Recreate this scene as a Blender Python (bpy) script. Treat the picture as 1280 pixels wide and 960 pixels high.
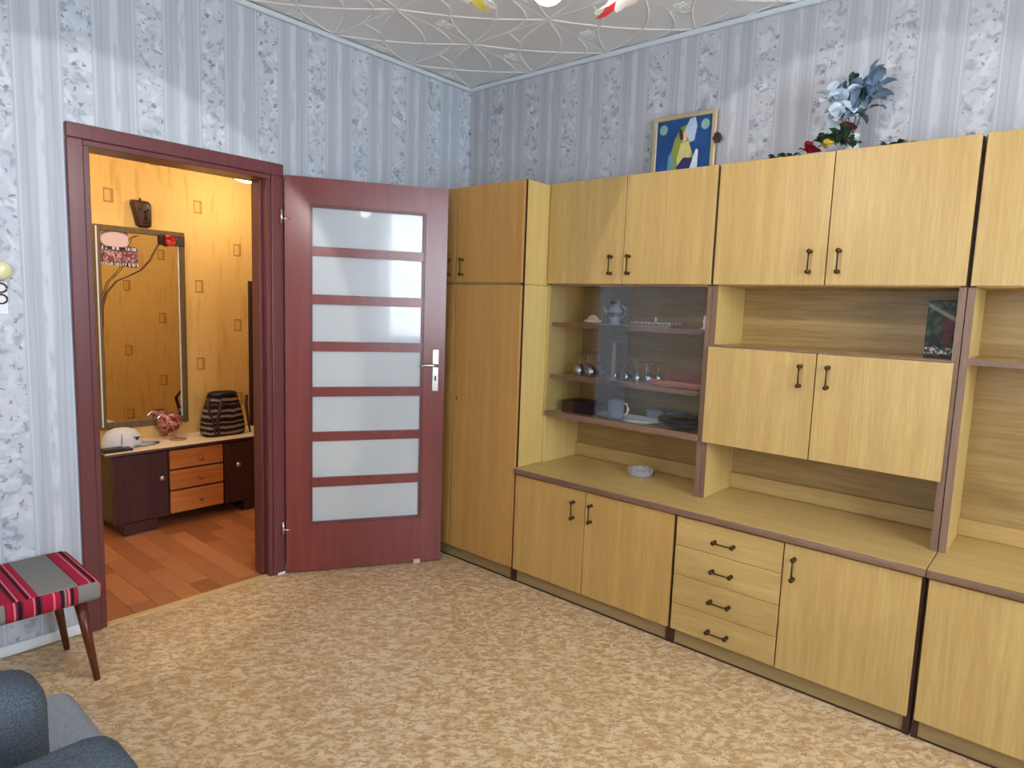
import bpy, bmesh, math, random
from mathutils import Vector, Matrix
random.seed(7)
PI = math.pi
for o in list(bpy.data.objects): bpy.data.objects.remove(o)
scene = bpy.context.scene
COL = scene.collection

def L(c):                                   # sRGB 0-255 -> linear
    r = []
    for v in c:
        v = v / 255.0
        r.append(v / 12.92 if v <= .04045 else ((v + .055) / 1.055) ** 2.4)
    return (r[0], r[1], r[2], 1.0)

# ------------------------------------------------------------------ camera
F_PX = 819.86
CAM = Vector((-3.0511, -3.0457, 1.431))
yaw, pit, rol = .8615, .1174, .0356
fwd = Vector((math.sin(yaw) * math.cos(pit), math.cos(yaw) * math.cos(pit), -math.sin(pit)))
r0 = Vector((math.cos(yaw), -math.sin(yaw), 0)); u0 = r0.cross(fwd)
rt = math.cos(rol) * r0 + math.sin(rol) * u0
up = -math.sin(rol) * r0 + math.cos(rol) * u0
cd = bpy.data.cameras.new('camera'); cam = bpy.data.objects.new('camera', cd); COL.objects.link(cam)
cd.sensor_width = 36.0; cd.lens = 36.0 * F_PX / 1280.0; cd.clip_start = .02
m3 = Matrix((rt, up, -fwd)).transposed()
cam.matrix_world = Matrix.Translation(CAM) @ m3.to_4x4()
scene.camera = cam

# ------------------------------------------------------------------ world, exposure, daylight
scene.view_settings.view_transform = 'Standard'; scene.view_settings.look = 'None'
scene.view_settings.gamma = 1.0; scene.view_settings.use_curve_mapping = False
scene.view_settings.exposure = 0.48
w = bpy.data.worlds.new('world'); scene.world = w; w.use_nodes = True
bg = w.node_tree.nodes['Background']; bg.inputs[0].default_value = (.84, .92, 1, 1); bg.inputs[1].default_value = 2.2

def area(name, loc, rot, sx, sy, power, col):
    d = bpy.data.lights.new(name, 'AREA'); d.shape = 'RECTANGLE'; d.size = sx; d.size_y = sy
    d.energy = power; d.color = col
    o = bpy.data.objects.new(name, d); COL.objects.link(o); o.location = loc; o.rotation_euler = rot
    return o
RX0, RY0, H = -4.2, -4.9, 2.779             # room: x RX0..0, y RY0..0
WIN1 = (-2.95, -1.15, .95, 2.6)             # window in the front wall: x0,x1,z0,z1
WIN2 = (-3.1, -1.5, .55, 2.4)              # window in the left wall: y0,y1,z0,z1
area('daylight_front', ((WIN1[0] + WIN1[1]) / 2, RY0 - .22, 1.78), (PI / 2, 0, 0), 1.75, 1.6, 112, (.97, .98, 1))
area('daylight_left', (RX0 - .22, (WIN2[0] + WIN2[1]) / 2, 1.5), (PI / 2, 0, -PI / 2), 1.55, 1.8, 30, (.90, .95, 1))

# ------------------------------------------------------------------ material helpers
class M:
    def __init__(s, name, rough=.5, spec=.5):
        s.m = bpy.data.materials.new(name); s.m.use_nodes = True
        s.t = s.m.node_tree; s.b = s.t.nodes['Principled BSDF']
        s.b.inputs['Roughness'].default_value = rough
        s.b.inputs['Specular IOR Level'].default_value = spec
    def n(s, typ, **k):
        q = s.t.nodes.new(typ)
        for a, v in k.items(): setattr(q, a, v)
        return q
    def put(s, sock, v):
        if isinstance(v, bpy.types.NodeSocket): s.t.links.new(v, sock)
        else: sock.default_value = v
    def math(s, op, a, b=0.0, c=0.0):
        q = s.n('ShaderNodeMath', operation=op); s.put(q.inputs[0], a); s.put(q.inputs[1], b); s.put(q.inputs[2], c)
        return q.outputs[0]
    def mix(s, f, a, b, mode='MIX'):
        q = s.n('ShaderNodeMix', data_type='RGBA', blend_type=mode)
        s.put(q.inputs[0], f); s.put(q.inputs[6], a); s.put(q.inputs[7], b); return q.outputs[2]
    def xyz(s, src='pos'):
        if src == 'pos': o = s.n('ShaderNodeNewGeometry').outputs['Position']
        else: o = s.n('ShaderNodeTexCoord').outputs['Object']
        q = s.n('ShaderNodeSeparateXYZ'); s.t.links.new(o, q.inputs[0]); s.vec = o
        return q.outputs[0], q.outputs[1], q.outputs[2]
    def comb(s, x, y, z):
        q = s.n('ShaderNodeCombineXYZ'); s.put(q.inputs[0], x); s.put(q.inputs[1], y); s.put(q.inputs[2], z); return q.outputs[0]
    def noise(s, vec, scale, detail=2.0, rough=.5, dist=0.0):
        q = s.n('ShaderNodeTexNoise'); s.put(q.inputs['Vector'], vec); q.inputs['Scale'].default_value = scale
        q.inputs['Detail'].default_value = detail; q.inputs['Roughness'].default_value = rough
        q.inputs['Distortion'].default_value = dist; return q.outputs[0]
    def step(s, v, a, b):                       # smooth ramp a..b -> 0..1
        q = s.n('ShaderNodeMapRange', interpolation_type='SMOOTHSTEP'); s.put(q.inputs[0], v)
        q.inputs[1].default_value = a; q.inputs[2].default_value = b; return q.outputs[0]
    def rnd(s): return s.n('ShaderNodeObjectInfo').outputs['Random']
    def col(s, c): s.put(s.b.inputs['Base Color'], c); return s
    def bump(s, h, st=.3, d=.002):
        q = s.n('ShaderNodeBump'); q.inputs['Strength'].default_value = st; q.inputs['Distance'].default_value = d
        s.put(q.inputs['Height'], h); s.t.links.new(q.outputs[0], s.b.inputs['Normal'])

def plain(name, c, rough=.5, spec=.5, metal=0.0, var=.06, scale=40.0):
    k = M(name, rough, spec); k.xyz('obj')
    nz = k.noise(k.vec, scale, 3)
    d = tuple(v * (1 - var) for v in L(c)[:3]) + (1,); e = tuple(min(1, v * (1 + var)) for v in L(c)[:3]) + (1,)
    k.col(k.mix(nz, d, e)); k.b.inputs['Metallic'].default_value = metal
    return k.m

def wood(name, c0, c1, axis, rough=.42, fine=160.0, spec=.4, amt=1.0, src='pos'):
    """grain lines running along the given axis"""
    k = M(name, rough, spec); x, y, z = k.xyz(src)
    if axis == 'z': v = k.comb(k.math('MULTIPLY', x, 1), k.math('MULTIPLY', y, 1), k.math('MULTIPLY', z, .05))
    elif axis == 'y': v = k.comb(x, k.math('MULTIPLY', y, .06), z)
    else: v = k.comb(k.math('MULTIPLY', x, .06), y, z)
    n1 = k.noise(v, fine, 3, .6); n2 = k.noise(v, fine * .12, 3, .6, .6); n3 = k.noise(k.vec, 2.3, 2)
    f = k.math('ADD', k.math('MULTIPLY', k.step(n1, .3, .75), .5 * amt), k.math('MULTIPLY', k.step(n2, .35, .7), .5))
    c = k.mix(f, L(c0), L(c1))
    c = k.mix(k.math('MULTIPLY', n3, .18), c, L(tuple(v * .8 for v in c0)))
    k.col(c); k.bump(n1, .08, .001)
    return k.m

# --- wallpaper: striped with bands of flowers; axis runs along the wall
def wallpaper(name, axis, u0, P, tint=(1, 1, 1)):
    k = M(name, .75, .25); x, y, z = k.xyz(); u = x if axis == 'x' else y
    def C(c): return L(tuple(min(255, a * b) for a, b in zip(c, tint)))
    t = k.math('DIVIDE', k.math('SUBTRACT', u, u0), P)
    tc = k.math('SUBTRACT', k.math('FRACT', k.math('ADD', t, .5)), .5)      # -.5...5, 0 on flower column
    a = k.math('ABSOLUTE', tc)
    band = k.math('SUBTRACT', 1.0, k.step(a, .17, .21))
    # plain stripes
    n_s = k.noise(k.comb(k.math('MULTIPLY', u, 1), 0.0, k.math('MULTIPLY', z, .03)), 55, 2, .6)
    base = k.mix(k.step(n_s, .35, .65), C((174, 175, 179)), C((183, 184, 188)))
    lb = k.math('SUBTRACT', 1.0, k.step(k.math('ABSOLUTE', k.math('SUBTRACT', a, .5)), .035, .075))
    wob = k.noise(k.comb(k.math('MULTIPLY', u, 4), 0.0, z), 9, 2)
    base = k.mix(k.math('MULTIPLY', lb, k.step(wob, .3, .55)), base, C((197, 199, 202)))
    thin = k.math('SUBTRACT', 1.0, k.step(k.math('ABSOLUTE', k.math('SUBTRACT', a, .23)), .006, .014))
    base = k.mix(thin, base, C((194, 197, 202)))
    thin2 = k.math('SUBTRACT', 1.0, k.step(k.math('ABSOLUTE', k.math('SUBTRACT', a, .33)), .004, .010))
    base = k.mix(k.math('MULTIPLY', thin2, .6), base, C((158, 160, 168)))
    # flowers
    vv = k.comb(u, 0.0, z)
    lf = k.noise(vv, 22, 2, .5, .8); fl = k.noise(k.comb(u, 3.7, z), 17, 2, .5, .7)
    rows = k.noise(k.comb(k.math('ADD', u, 9.0), 1.3, z), 8, 1)
    flo = k.mix(k.step(lf, .50, .66), C((188, 190, 194)), C((158, 161, 168)))
    flo = k.mix(k.step(fl, .50, .66), flo, C((204, 206, 208)))
    flo = k.mix(k.math('MULTIPLY', k.step(rows, .54, .6), .5), flo, C((202, 198, 200)))
    flo = k.mix(k.step(k.noise(k.comb(u, 7.7, z), 48, 2, .5, .4), .60, .72), flo, C((130, 135, 144)))
    edge = k.math('ADD', band, k.math('MULTIPLY', k.math('SUBTRACT', fl, .5), .0))
    k.col(k.mix(edge, base, flo)); k.bump(lf, .12, .001)
    return k.m

def hall_paper(name):
    k = M(name, .7, .3); x, y, z = k.xyz()
    base = k.mix(k.noise(k.vec, 60, 4, .7), L((220, 182, 108)), L((234, 198, 126)))
    base = k.mix(k.step(k.noise(k.comb(x, y, k.math('MULTIPLY', z, .15)), 30, 3), .5, .75), base, L((212, 172, 98)))
    def grid(ox, oz, base):
        P = .53
        a = k.math('MULTIPLY', k.math('SUBTRACT', k.math('FRACT', k.math('ADD', k.math('DIVIDE', k.math('SUBTRACT', x, ox), P), .5)), .5), P)
        b = k.math('MULTIPLY', k.math('SUBTRACT', k.math('FRACT', k.math('ADD', k.math('DIVIDE', k.math('SUBTRACT', z, oz), P * .98), .5)), .5), P * .98)
        dx = k.math('DIVIDE', k.math('ABSOLUTE', a), .027); dz = k.math('DIVIDE', k.math('ABSOLUTE', b), .042)
        d = k.math('MAXIMUM', dx, dz)
        ring = k.math('MULTIPLY', k.math('GREATER_THAN', d, .78), k.math('LESS_THAN', d, 1.0))
        rt_ = k.math('MULTIPLY', k.math('LESS_THAN', d, 1.0), k.math('GREATER_THAN', a, .010))
        base = k.mix(k.math('MULTIPLY', k.math('LESS_THAN', d, 1.0), .3), base, L((205, 160, 90)))
        base = k.mix(k.math('MULTIPLY', k.math('MAXIMUM', ring, k.math('MULTIPLY', rt_, .7)), .75), base, L((150, 104, 52)))
        return base
    base = grid(-1.065, 2.01, base); base = grid(-.80, 1.752, base)
    k.col(base); k.bump(k.noise(k.vec, 120, 2), .25, .001)
    return k.m

def lino(name):
    k = M(name, .33, .45); x, y, z = k.xyz()
    v = k.comb(k.math('ADD', k.math('MULTIPLY', x, .72), k.math('MULTIPLY', y, -.72)), k.math('MULTIPLY', k.math('ADD', x, y), 1.25), 0.0)
    n1 = k.noise(v, 25, 4, .62, .8); n2 = k.noise(v, 48, 3, .6, .6); n3 = k.noise(k.comb(y, x, 4.0), 17, 3, .6, .8)
    c = k.mix(k.step(n3, .35, .62), L((206, 172, 126)), L((226, 200, 160)))
    c = k.mix(k.step(n1, .52, .60), c, L((188, 148, 100)))
    ln = k.math('SUBTRACT', 1.0, k.step(k.math('ABSOLUTE', k.math('SUBTRACT', n1, .515)), .006, .022))
    c = k.mix(k.math('MULTIPLY', k.math('MULTIPLY', ln, k.step(n2, .40, .56)), .95), c, L((122, 84, 52)))
    c = k.mix(k.math('MULTIPLY', k.step(n2, .62, .70), .6), c, L((148, 114, 78)))
    c = k.mix(k.math('MULTIPLY', k.step(n2, .36, .28), .0), c, L((225, 200, 170)))
    k.col(c); k.bump(n2, .08, .001)
    k.put(k.b.inputs['Roughness'], k.math('ADD', .30, k.math('MULTIPLY', n1, .14)))
    return k.m

def glass(name, tint=(1, 1, 1, 1), rough=0.0, ior=1.45, alpha_mix=.0):
    """thin clear glass: transparent plus mirror reflection by fresnel"""
    m = bpy.data.materials.new(name); m.use_nodes = True; t = m.node_tree; t.nodes.clear()
    o = t.nodes.new('ShaderNodeOutputMaterial'); tr = t.nodes.new('ShaderNodeBsdfTransparent'); tr.inputs[0].default_value = tint
    g = t.nodes.new('ShaderNodeBsdfGlossy'); g.inputs['Roughness'].default_value = rough
    f = t.nodes.new('ShaderNodeLayerWeight'); f.inputs[0].default_value = .5        # Schlick from the facing term, same on both sides
    pw = t.nodes.new('ShaderNodeMath'); pw.operation = 'POWER'; pw.inputs[1].default_value = 4.0
    mx = t.nodes.new('ShaderNodeMixShader'); a = t.nodes.new('ShaderNodeMath'); a.operation = 'MULTIPLY_ADD'
    a.inputs[1].default_value = .85; a.inputs[2].default_value = .04 * (ior - .45) + alpha_mix
    t.links.new(f.outputs['Facing'], pw.inputs[0]); t.links.new(pw.outputs[0], a.inputs[0]); t.links.new(a.outputs[0], mx.inputs[0])
    t.links.new(tr.outputs[0], mx.inputs[1]); t.links.new(g.outputs[0], mx.inputs[2]); t.links.new(mx.outputs[0], o.inputs[0])
    return m

def emis(name, c, s):
    m = bpy.data.materials.new(name); m.use_nodes = True; b = m.node_tree.nodes['Principled BSDF']
    b.inputs['Base Color'].default_value = L(c); b.inputs['Emission Color'].default_value = L(c); b.inputs['Emission Strength'].default_value = s
    return m

OAKL, OAKD = (204, 171, 108), (179, 145, 84)
m_door = wood('oak_laminate_vertical', OAKD, OAKL, 'z')
m_doorw = wood('oak_laminate_shaded', (180, 132, 68), (200, 154, 88), 'z')  # same oak; the corner's dimmer, warmer light is put into this tint
m_door1 = wood('oak_laminate_half_shaded', (182, 141, 78), (204, 165, 98), 'z')  # same oak; milder tint with shade near the open door painted in
m_side = wood('oak_laminate_pale', (202, 172, 102), (216, 190, 122), 'z')
m_hor = wood('oak_laminate_horizontal', OAKD, OAKL, 'y')
m_back = wood('oak_laminate_back_shaded', (142, 110, 60), (182, 152, 92), 'y', fine=90)  # back panels darkened in colour to stand in for niche shade
m_top = wood('oak_worktop', (188, 156, 94), (208, 178, 114), 'y', rough=.36)
m_plinth = wood('oak_plinth', (140, 116, 74), (162, 136, 92), 'y')
m_brown = wood('brown_edge', (112, 84, 66), (142, 112, 92), 'z', fine=300)
m_browny = wood('brown_edge_horizontal', (112, 84, 64), (142, 110, 88), 'y', fine=300)
m_dark = plain('dark_brown_gap', (58, 30, 20), .6)
m_bronze = plain('dark_bronze', (72, 54, 30), .35, .5, .7)
m_mah = wood('mahogany_veneer', (112, 44, 42), (140, 66, 58), 'z', rough=.27, fine=60, amt=.5, spec=.6)
m_mahf = wood('mahogany_frame', (98, 50, 52), (116, 64, 64), 'z', rough=.30, fine=60, amt=.7, spec=.45)
m_steel = plain('brushed_steel', (200, 196, 190), .25, .5, .9)
m_wallA = wallpaper('floral_wallpaper_back', 'x', -.04, .2645, (1.0, 1.03, 1.05))
m_wallB = wallpaper('floral_wallpaper_right', 'y', -.235, .27, (.985, .98, .975))
m_hall = hall_paper('yellow_hall_wallpaper')
m_lino = lino('mottled_beige_linoleum')
m_ceil = plain('white_polystyrene', (228, 228, 226), .6, .35, var=.02)
m_white = plain('white_paint', (222, 226, 230), .5, var=.03)
m_trim = plain('pale_cornice', (206, 214, 218), .5, var=.03)
m_glass = glass('cabinet_glass', (.93, .94, .95, 1), 0, 1.5, .02)
m_clear = glass('clear_glass', (.98, .98, .98, 1), .05, 1.6, .36)
m_pane = glass('window_glass', (.95, .97, 1, 1), 0, 1.45)

# ------------------------------------------------------------------ mesh builder
class MB:
    def __init__(s): s.bm = bmesh.new()
    def _mark(s, faces, mi, sm):
        for f in faces: f.material_index = mi; f.smooth = sm
    def box(s, x0, x1, y0, y1, z0, z1, bev=0.0, mi=0, seg=1):
        if x0 > x1: x0, x1 = x1, x0
        if y0 > y1: y0, y1 = y1, y0
        if z0 > z1: z0, z1 = z1, z0
        b = bmesh.new(); v = [b.verts.new((x, y, z)) for x in (x0, x1) for y in (y0, y1) for z in (z0, z1)]
        for q in ((0, 1, 3, 2), (4, 6, 7, 5), (0, 4, 5, 1), (2, 3, 7, 6), (0, 2, 6, 4), (1, 5, 7, 3)):
            b.faces.new([v[i] for i in q])
        if bev > 0:
            bmesh.ops.bevel(b, geom=list(b.edges), offset=min(bev, .45 * min(x1 - x0, y1 - y0, z1 - z0)), segments=seg, affect='EDGES', profile=.5)
        s.join(b, mi, seg > 1); return s
    def join(s, b, mi=0, sm=False, M4=None):
        b.normal_update(); vm = {}
        for v in b.verts: vm[v] = s.bm.verts.new(M4 @ v.co if M4 else v.co)
        for f in b.faces:
            try: g = s.bm.faces.new([vm[v] for v in f.verts])
            except ValueError: continue
            g.material_index = mi; g.smooth = sm
        b.free()
    def lathe(s, c, prof, seg=20, mi=0, axis='z', M4=None, sm=True, close=False):
        """prof: list of (r, h) from c"""
        b = bmesh.new(); rings = []
        for (r, h) in prof:
            if r < 1e-5: rings.append([b.verts.new((0, 0, h))])
            else: rings.append([b.verts.new((r * math.cos(2 * PI * i / seg), r * math.sin(2 * PI * i / seg), h)) for i in range(seg)])
        for A, B in zip(rings[:-1], rings[1:]):
            for i in range(seg):
                j = (i + 1) % seg
                if len(A) == 1 and len(B) == 1: continue
                if len(A) == 1: b.faces.new((A[0], B[j], B[i]))
                elif len(B) == 1: b.faces.new((A[i], A[j], B[0]))
                else: b.faces.new((A[i], A[j], B[j], B[i]))
        R = Matrix.Identity(4)
        if axis == 'x': R = Matrix.Rotation(PI / 2, 4, 'Y')
        if axis == 'y': R = Matrix.Rotation(-PI / 2, 4, 'X')
        T = Matrix.Translation(Vector(c)) @ (M4 if M4 else R)
        bmesh.ops.recalc_face_normals(b, faces=list(b.faces))
        s.join(b, mi, sm, T); return s
    def rod(s, p, q, r, r2=None, seg=10, mi=0, sm=True):
        p = Vector(p); q = Vector(q); d = q - p
        M4 = d.to_track_quat('Z', 'Y').to_matrix().to_4x4(); r2 = r if r2 is None else r2; l = d.length
        return s.lathe(p, [(0, 0), (r, 0), (r2, l), (0, l)], seg, mi, M4=M4, sm=sm)
    def tube(s, pts, r, seg=8, mi=0, flat=1.0):
        b = bmesh.new(); pts = [Vector(p) for p in pts]; rings = []
        for i, p in enumerate(pts):
            d = (pts[min(i + 1, len(pts) - 1)] - pts[max(i - 1, 0)]).normalized()
            a = d.cross(Vector((0, 0, 1))); a = a.normalized() if a.length > .01 else Vector((1, 0, 0)); c = d.cross(a).normalized()
            rr = r[i] if isinstance(r, (list, tuple)) else r
            rings.append([b.verts.new(p + a * rr * math.cos(2 * PI * k / seg) + c * rr * flat * math.sin(2 * PI * k / seg)) for k in range(seg)])
        for A, B in zip(rings[:-1], rings[1:]):
            for k in range(seg): b.faces.new((A[k], A[(k + 1) % seg], B[(k + 1) % seg], B[k]))
        b.faces.new(rings[0]); b.faces.new(list(reversed(rings[-1])))
        bmesh.ops.recalc_face_normals(b, faces=list(b.faces)); s.join(b, mi, True); return s
    def ball(s, c, r, sc=(1, 1, 1), mi=0, u=14, v=10, M4=None):
        b = bmesh.new(); bmesh.ops.create_uvsphere(b, u_segments=u, v_segments=v, radius=r)
        T = Matrix.Translation(Vector(c)) @ (M4 if M4 else Matrix.Identity(4)) @ Matrix.Diagonal((*sc, 1))
        s.join(b, mi, True, T); return s
    def prism(s, poly, n, t, mi=0):
        """closed polygon of 3D points extruded by vector n*t"""
        b = bmesh.new(); n = Vector(n) * t
        A = [b.verts.new(Vector(p)) for p in poly]; B = [b.verts.new(Vector(p) + n) for p in poly]
        b.faces.new(A); b.faces.new(list(reversed(B)))
        for i in range(len(A)): b.faces.new((A[i], B[i], B[(i + 1) % len(A)], A[(i + 1) % len(A)]))
        bmesh.ops.recalc_face_normals(b, faces=list(b.faces)); s.join(b, mi); return s
    def build(s, name, mat, parent=None, label=None, cat=None, group=None, kind=None, origin=None):
        me = bpy.data.meshes.new(name); s.bm.normal_update()
        if parent is None:
            if origin is None:
                vs = [v.co for v in s.bm.verts]
                origin = Vector(((min(v.x for v in vs) + max(v.x for v in vs)) / 2, (min(v.y for v in vs) + max(v.y for v in vs)) / 2, min(v.z for v in vs)))
            off = Vector(origin)
        else: off = Vector(parent['_w'])
        for v in s.bm.verts: v.co -= off
        s.bm.to_mesh(me); s.bm.free()
        for mm in (mat if isinstance(mat, (list, tuple)) else [mat]): me.materials.append(mm)
        o = bpy.data.objects.new(name, me); COL.objects.link(o)
        if parent is None: o.location = off
        else: o.parent = parent
        o['_w'] = tuple(off); tag(o, label, cat, group, kind)
        return o

def tag(o, label=None, cat=None, group=None, kind=None):
    if label: o['label'] = label
    if cat: o['category'] = cat
    if group: o['group'] = group
    if kind: o['kind'] = kind
    return o
def thing(name, loc, label, cat, group=None, kind=None):
    o = bpy.data.objects.new(name, None); o.empty_display_size = .05; COL.objects.link(o); o.location = loc; o['_w'] = tuple(loc)
    return tag(o, label, cat, group, kind)
def B(name, mat, parent, *a, bev=0.0, label=None, kind=None, seg=1):
    m = MB(); m.box(*a, bev=bev, seg=seg); return m.build(name, mat, parent, label=label, kind=kind)
def copy_tree(o, parent=None):
    c = o.copy(); COL.objects.link(c)
    if parent: c.parent = parent
    for ch in list(o.children): copy_tree(ch, c)
    return c
def recalc(mb): bmesh.ops.recalc_face_normals(mb.bm, faces=list(mb.bm.faces)); return mb

# ================================================================== room shell
ST = 'structure'
WT = .13
DL, DR, DT = -2.2114, -1.2958, 2.08                      # door casing outer
DLi, DRi, DTi = -2.1523, -1.3593, 2.0227                 # door opening
def hole_wall(mb, ax, c0, c1, u0, u1, z0, z1, hu0, hu1, hz0, hz1):
    for (a, b, c, d) in ((u0, hu0, z0, z1), (hu1, u1, z0, z1), (hu0, hu1, hz1, z1), (hu0, hu1, z0, hz0)):
        if b - a < 1e-4 or d - c < 1e-4: continue
        if ax == 'y': mb.box(a, b, c0, c1, c, d)
        else: mb.box(c0, c1, a, b, c, d)
    return mb
B('floor', m_lino, None, RX0, 0, RY0, .0, -.06, 0).location
fl = bpy.data.objects['floor']; tag(fl, 'mottled beige linoleum floor of the living room', 'floor', kind=ST)
# back wall: living-room side papered, hall side yellow (two skins)
mb = hole_wall(MB(), 'y', 0, WT * .5, RX0 - .2, .2, 0, H, DLi, DRi, 0, DTi)
mb.build('wall_back', m_wallA, None, 'striped floral wallpapered wall with the doorway', 'wall', kind=ST)
mb = hole_wall(MB(), 'y', WT * .5, WT, -3.2, .9, 0, 2.6, DLi, DRi, 0, DTi)
mb.build('wall_hall_side', m_hall, None, 'yellow papered hall side of the doorway wall', 'wall', kind=ST)
B('wall_right', m_wallB, None, 0, .15, RY0, 0, 0, H)
tag(bpy.data.objects['wall_right'], 'striped floral wallpapered wall behind the wall unit', 'wall', kind=ST)
hole_wall(MB(), 'y', RY0 - .15, RY0, RX0 - .15, .15, 0, H, WIN1[0], WIN1[1], WIN1[2], WIN1[3]).build('wall_front', m_wallA, None, 'wallpapered window wall opposite the doorway', 'wall', kind=ST)
hole_wall(MB(), 'x', RX0 - .15, RX0, RY0, 0, 0, H, WIN2[0], WIN2[1], WIN2[2], WIN2[3]).build('wall_left', m_wallB, None, 'wallpapered wall opposite the wall unit, with window', 'wall', kind=ST)

# ceiling of embossed tiles
ce = thing('ceiling', (0, 0, H), 'white embossed polystyrene tile ceiling with curved ribs', 'ceiling', kind=ST)
B('ceiling_slab', m_ceil, ce, RX0 - .1, .1, RY0 - .1, .1, H + .012, H + .06)
def tile_mesh():
    mb = MB(); s = .4985; mb.box(-s, 0, -s, 0, H - .0, H + .012, bev=.0025)
    def rib(pts, wd=.0075, hh=.0045):
        b = bmesh.new(); row = []
        P = [Vector((-p[0], -p[1], H)) for p in pts]
        for i, p in enumerate(P):
            d = (P[min(i + 1, len(P) - 1)] - P[max(i - 1, 0)]).normalized(); n = Vector((-d.y, d.x, 0))
            row.append((b.verts.new(p + n * wd + Vector((0, 0, .001))), b.verts.new(p - Vector((0, 0, hh))), b.verts.new(p - n * wd + Vector((0, 0, .001)))))
        for A, C in zip(row[:-1], row[1:]):
            b.faces.new((A[0], A[1], C[1], C[0])); b.faces.new((A[1], A[2], C[2], C[1]))
        for f in b.faces:
            f.normal_update()
            if f.normal.z > 0: f.normal_flip()
        mb.join(b, 0, False)
    e = .006; S = .4985 - e
    def bulge(p, q, k, n=9):
        p = Vector(p); q = Vector(q); d = q - p; nn = Vector((-d.y, d.x)); return [tuple(p + d * (i / n) + nn * k * math.sin(PI * i / n)) for i in range(n + 1)]
    rib(bulge((e, e), (S, S), .16)); rib(bulge((e, e), (S, S), -.16))
    rib(bulge((S, e), (e, S), .05))
    rib(bulge((e, S * .5), (S * .5, S), .22, 7), .006); rib(bulge((S * .5, e), (S, S * .5), .22, 7), .006)
    rib([(.20, .035), (.29, .035), (.29, .085), (.20, .085), (.20, .035)], .004, .003)
    rib([(.215, .05), (.275, .05), (.275, .07), (.215, .07)], .003, .003)
    return mb
t0 = tile_mesh().build('ceiling_tile', m_ceil, ce)
for i in range(9):
    for j in range(10):
        if i == 0 and j == 0: continue
        c = t0.copy(); COL.objects.link(c); c.location = (-.5 * i, -.5 * j, 0)
        if (i + j) % 2: c.rotation_euler = (0, 0, 0)
# cornice strips
def cornice(name, label, *a):
    B(name, m_trim, None, *a, bev=.004); tag(bpy.data.objects[name], label, 'cornice', kind=ST)
cornice('trim_1', 'white cornice strip above the doorway wall', RX0, -.0, -.022, 0, H - .03, H - .006)
cornice('trim_2', 'white cornice strip above the wall unit wall', -.022, 0, RY0, -.022, H - .03, H - .006)
# baseboard by the stool
mb = MB(); mb.box(RX0, DL - .004, -.016, 0, 0.006, .05, bev=.006, seg=2)
mb.build('baseboard_back', m_white, None, 'pale blue-white baseboard left of the doorway', 'baseboard', kind=ST)
mb = MB(); mb.box(DR + .004, -.54, -.016, 0, 0.0, .05, bev=.006, seg=2)
mb.build('baseboard_corner', m_white, None, 'pale baseboard behind the open door', 'baseboard', kind=ST)

# windows (behind the camera; they are mirrored in the door glass)
m_curt = M('sheer_lace_curtain', .9, .1)
def make_curtain_mat():
    m = bpy.data.materials.new('lace_curtain'); m.use_nodes = True; t = m.node_tree; t.nodes.clear()
    o = t.nodes.new('ShaderNodeOutputMaterial'); tr = t.nodes.new('ShaderNodeBsdfTransparent'); tl = t.nodes.new('ShaderNodeBsdfTranslucent')
    df = t.nodes.new('ShaderNodeBsdfDiffuse'); df.inputs[0].default_value = (.85, .9, .95, 1); tl.inputs[0].default_value = (.9, .95, 1, 1)
    a = t.nodes.new('ShaderNodeMixShader'); a.inputs[0].default_value = .35; t.links.new(tl.outputs[0], a.inputs[1]); t.links.new(df.outputs[0], a.inputs[2])
    g = t.nodes.new('ShaderNodeNewGeometry'); nz = t.nodes.new('ShaderNodeTexNoise'); nz.inputs['Scale'].default_value = 9; nz.inputs['Distortion'].default_value = 1.5
    t.links.new(g.outputs['Position'], nz.inputs['Vector'])
    r = t.nodes.new('ShaderNodeMapRange'); r.inputs[1].default_value = .46; r.inputs[2].default_value = .54; r.inputs[3].default_value = .35; r.inputs[4].default_value = .75
    t.links.new(nz.outputs[0], r.inputs[0])
    b = t.nodes.new('ShaderNodeMixShader'); t.links.new(r.outputs[0], b.inputs[0]); t.links.new(tr.outputs[0], b.inputs[1]); t.links.new(a.outputs[0], b.inputs[2]); t.links.new(b.outputs[0], o.inputs[0])
    return m
m_lace = make_curtain_mat()
def window(n, ax, c, u0, u1, z0, z1, sgn, where):
    wd = thing('window_%d' % n, ((u0 + u1) / 2, c, z0) if ax == 'y' else (c, (u0 + u1) / 2, z0), 'white framed window in the %s' % where, 'window', kind=ST)
    def bx(nm, mat, a, b, d, e, t0_, t1_, bev=.004):
        if ax == 'y': B(nm, mat, wd, a, b, c + t0_ * sgn, c + t1_ * sgn, d, e, bev=bev)
        else: B(nm, mat, wd, c + t0_ * sgn, c + t1_ * sgn, a, b, d, e, bev=bev)
    f = .06; um = (u0 + u1) / 2
    bx('window_frame', m_white, u0, u0 + f, z0, z1, .05, .11); bx('window_frame', m_white, u1 - f, u1, z0, z1, .05, .11)
    bx('window_frame', m_white, u0 + f, u1 - f, z0, z0 + f, .05, .11); bx('window_frame', m_white, u0 + f, u1 - f, z1 - f, z1, .05, .11)
    bx('mullion', m_white, um - .04, um + .04, z0 + f, z1 - f, .05, .11)
    bx('pane', m_pane, u0 + f, um - .04, z0 + f, z1 - f, .078, .082, 0); bx('pane', m_pane, um + .04, u1 - f, z0 + f, z1 - f, .078, .082, 0)
    return wd
window(1, 'y', RY0, WIN1[0], WIN1[1], WIN1[2], WIN1[3], -1, 'wall facing the doorway')
window(2, 'x', RX0, WIN2[0], WIN2[1], WIN2[2], WIN2[3], -1, 'wall facing the wall unit')
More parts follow.
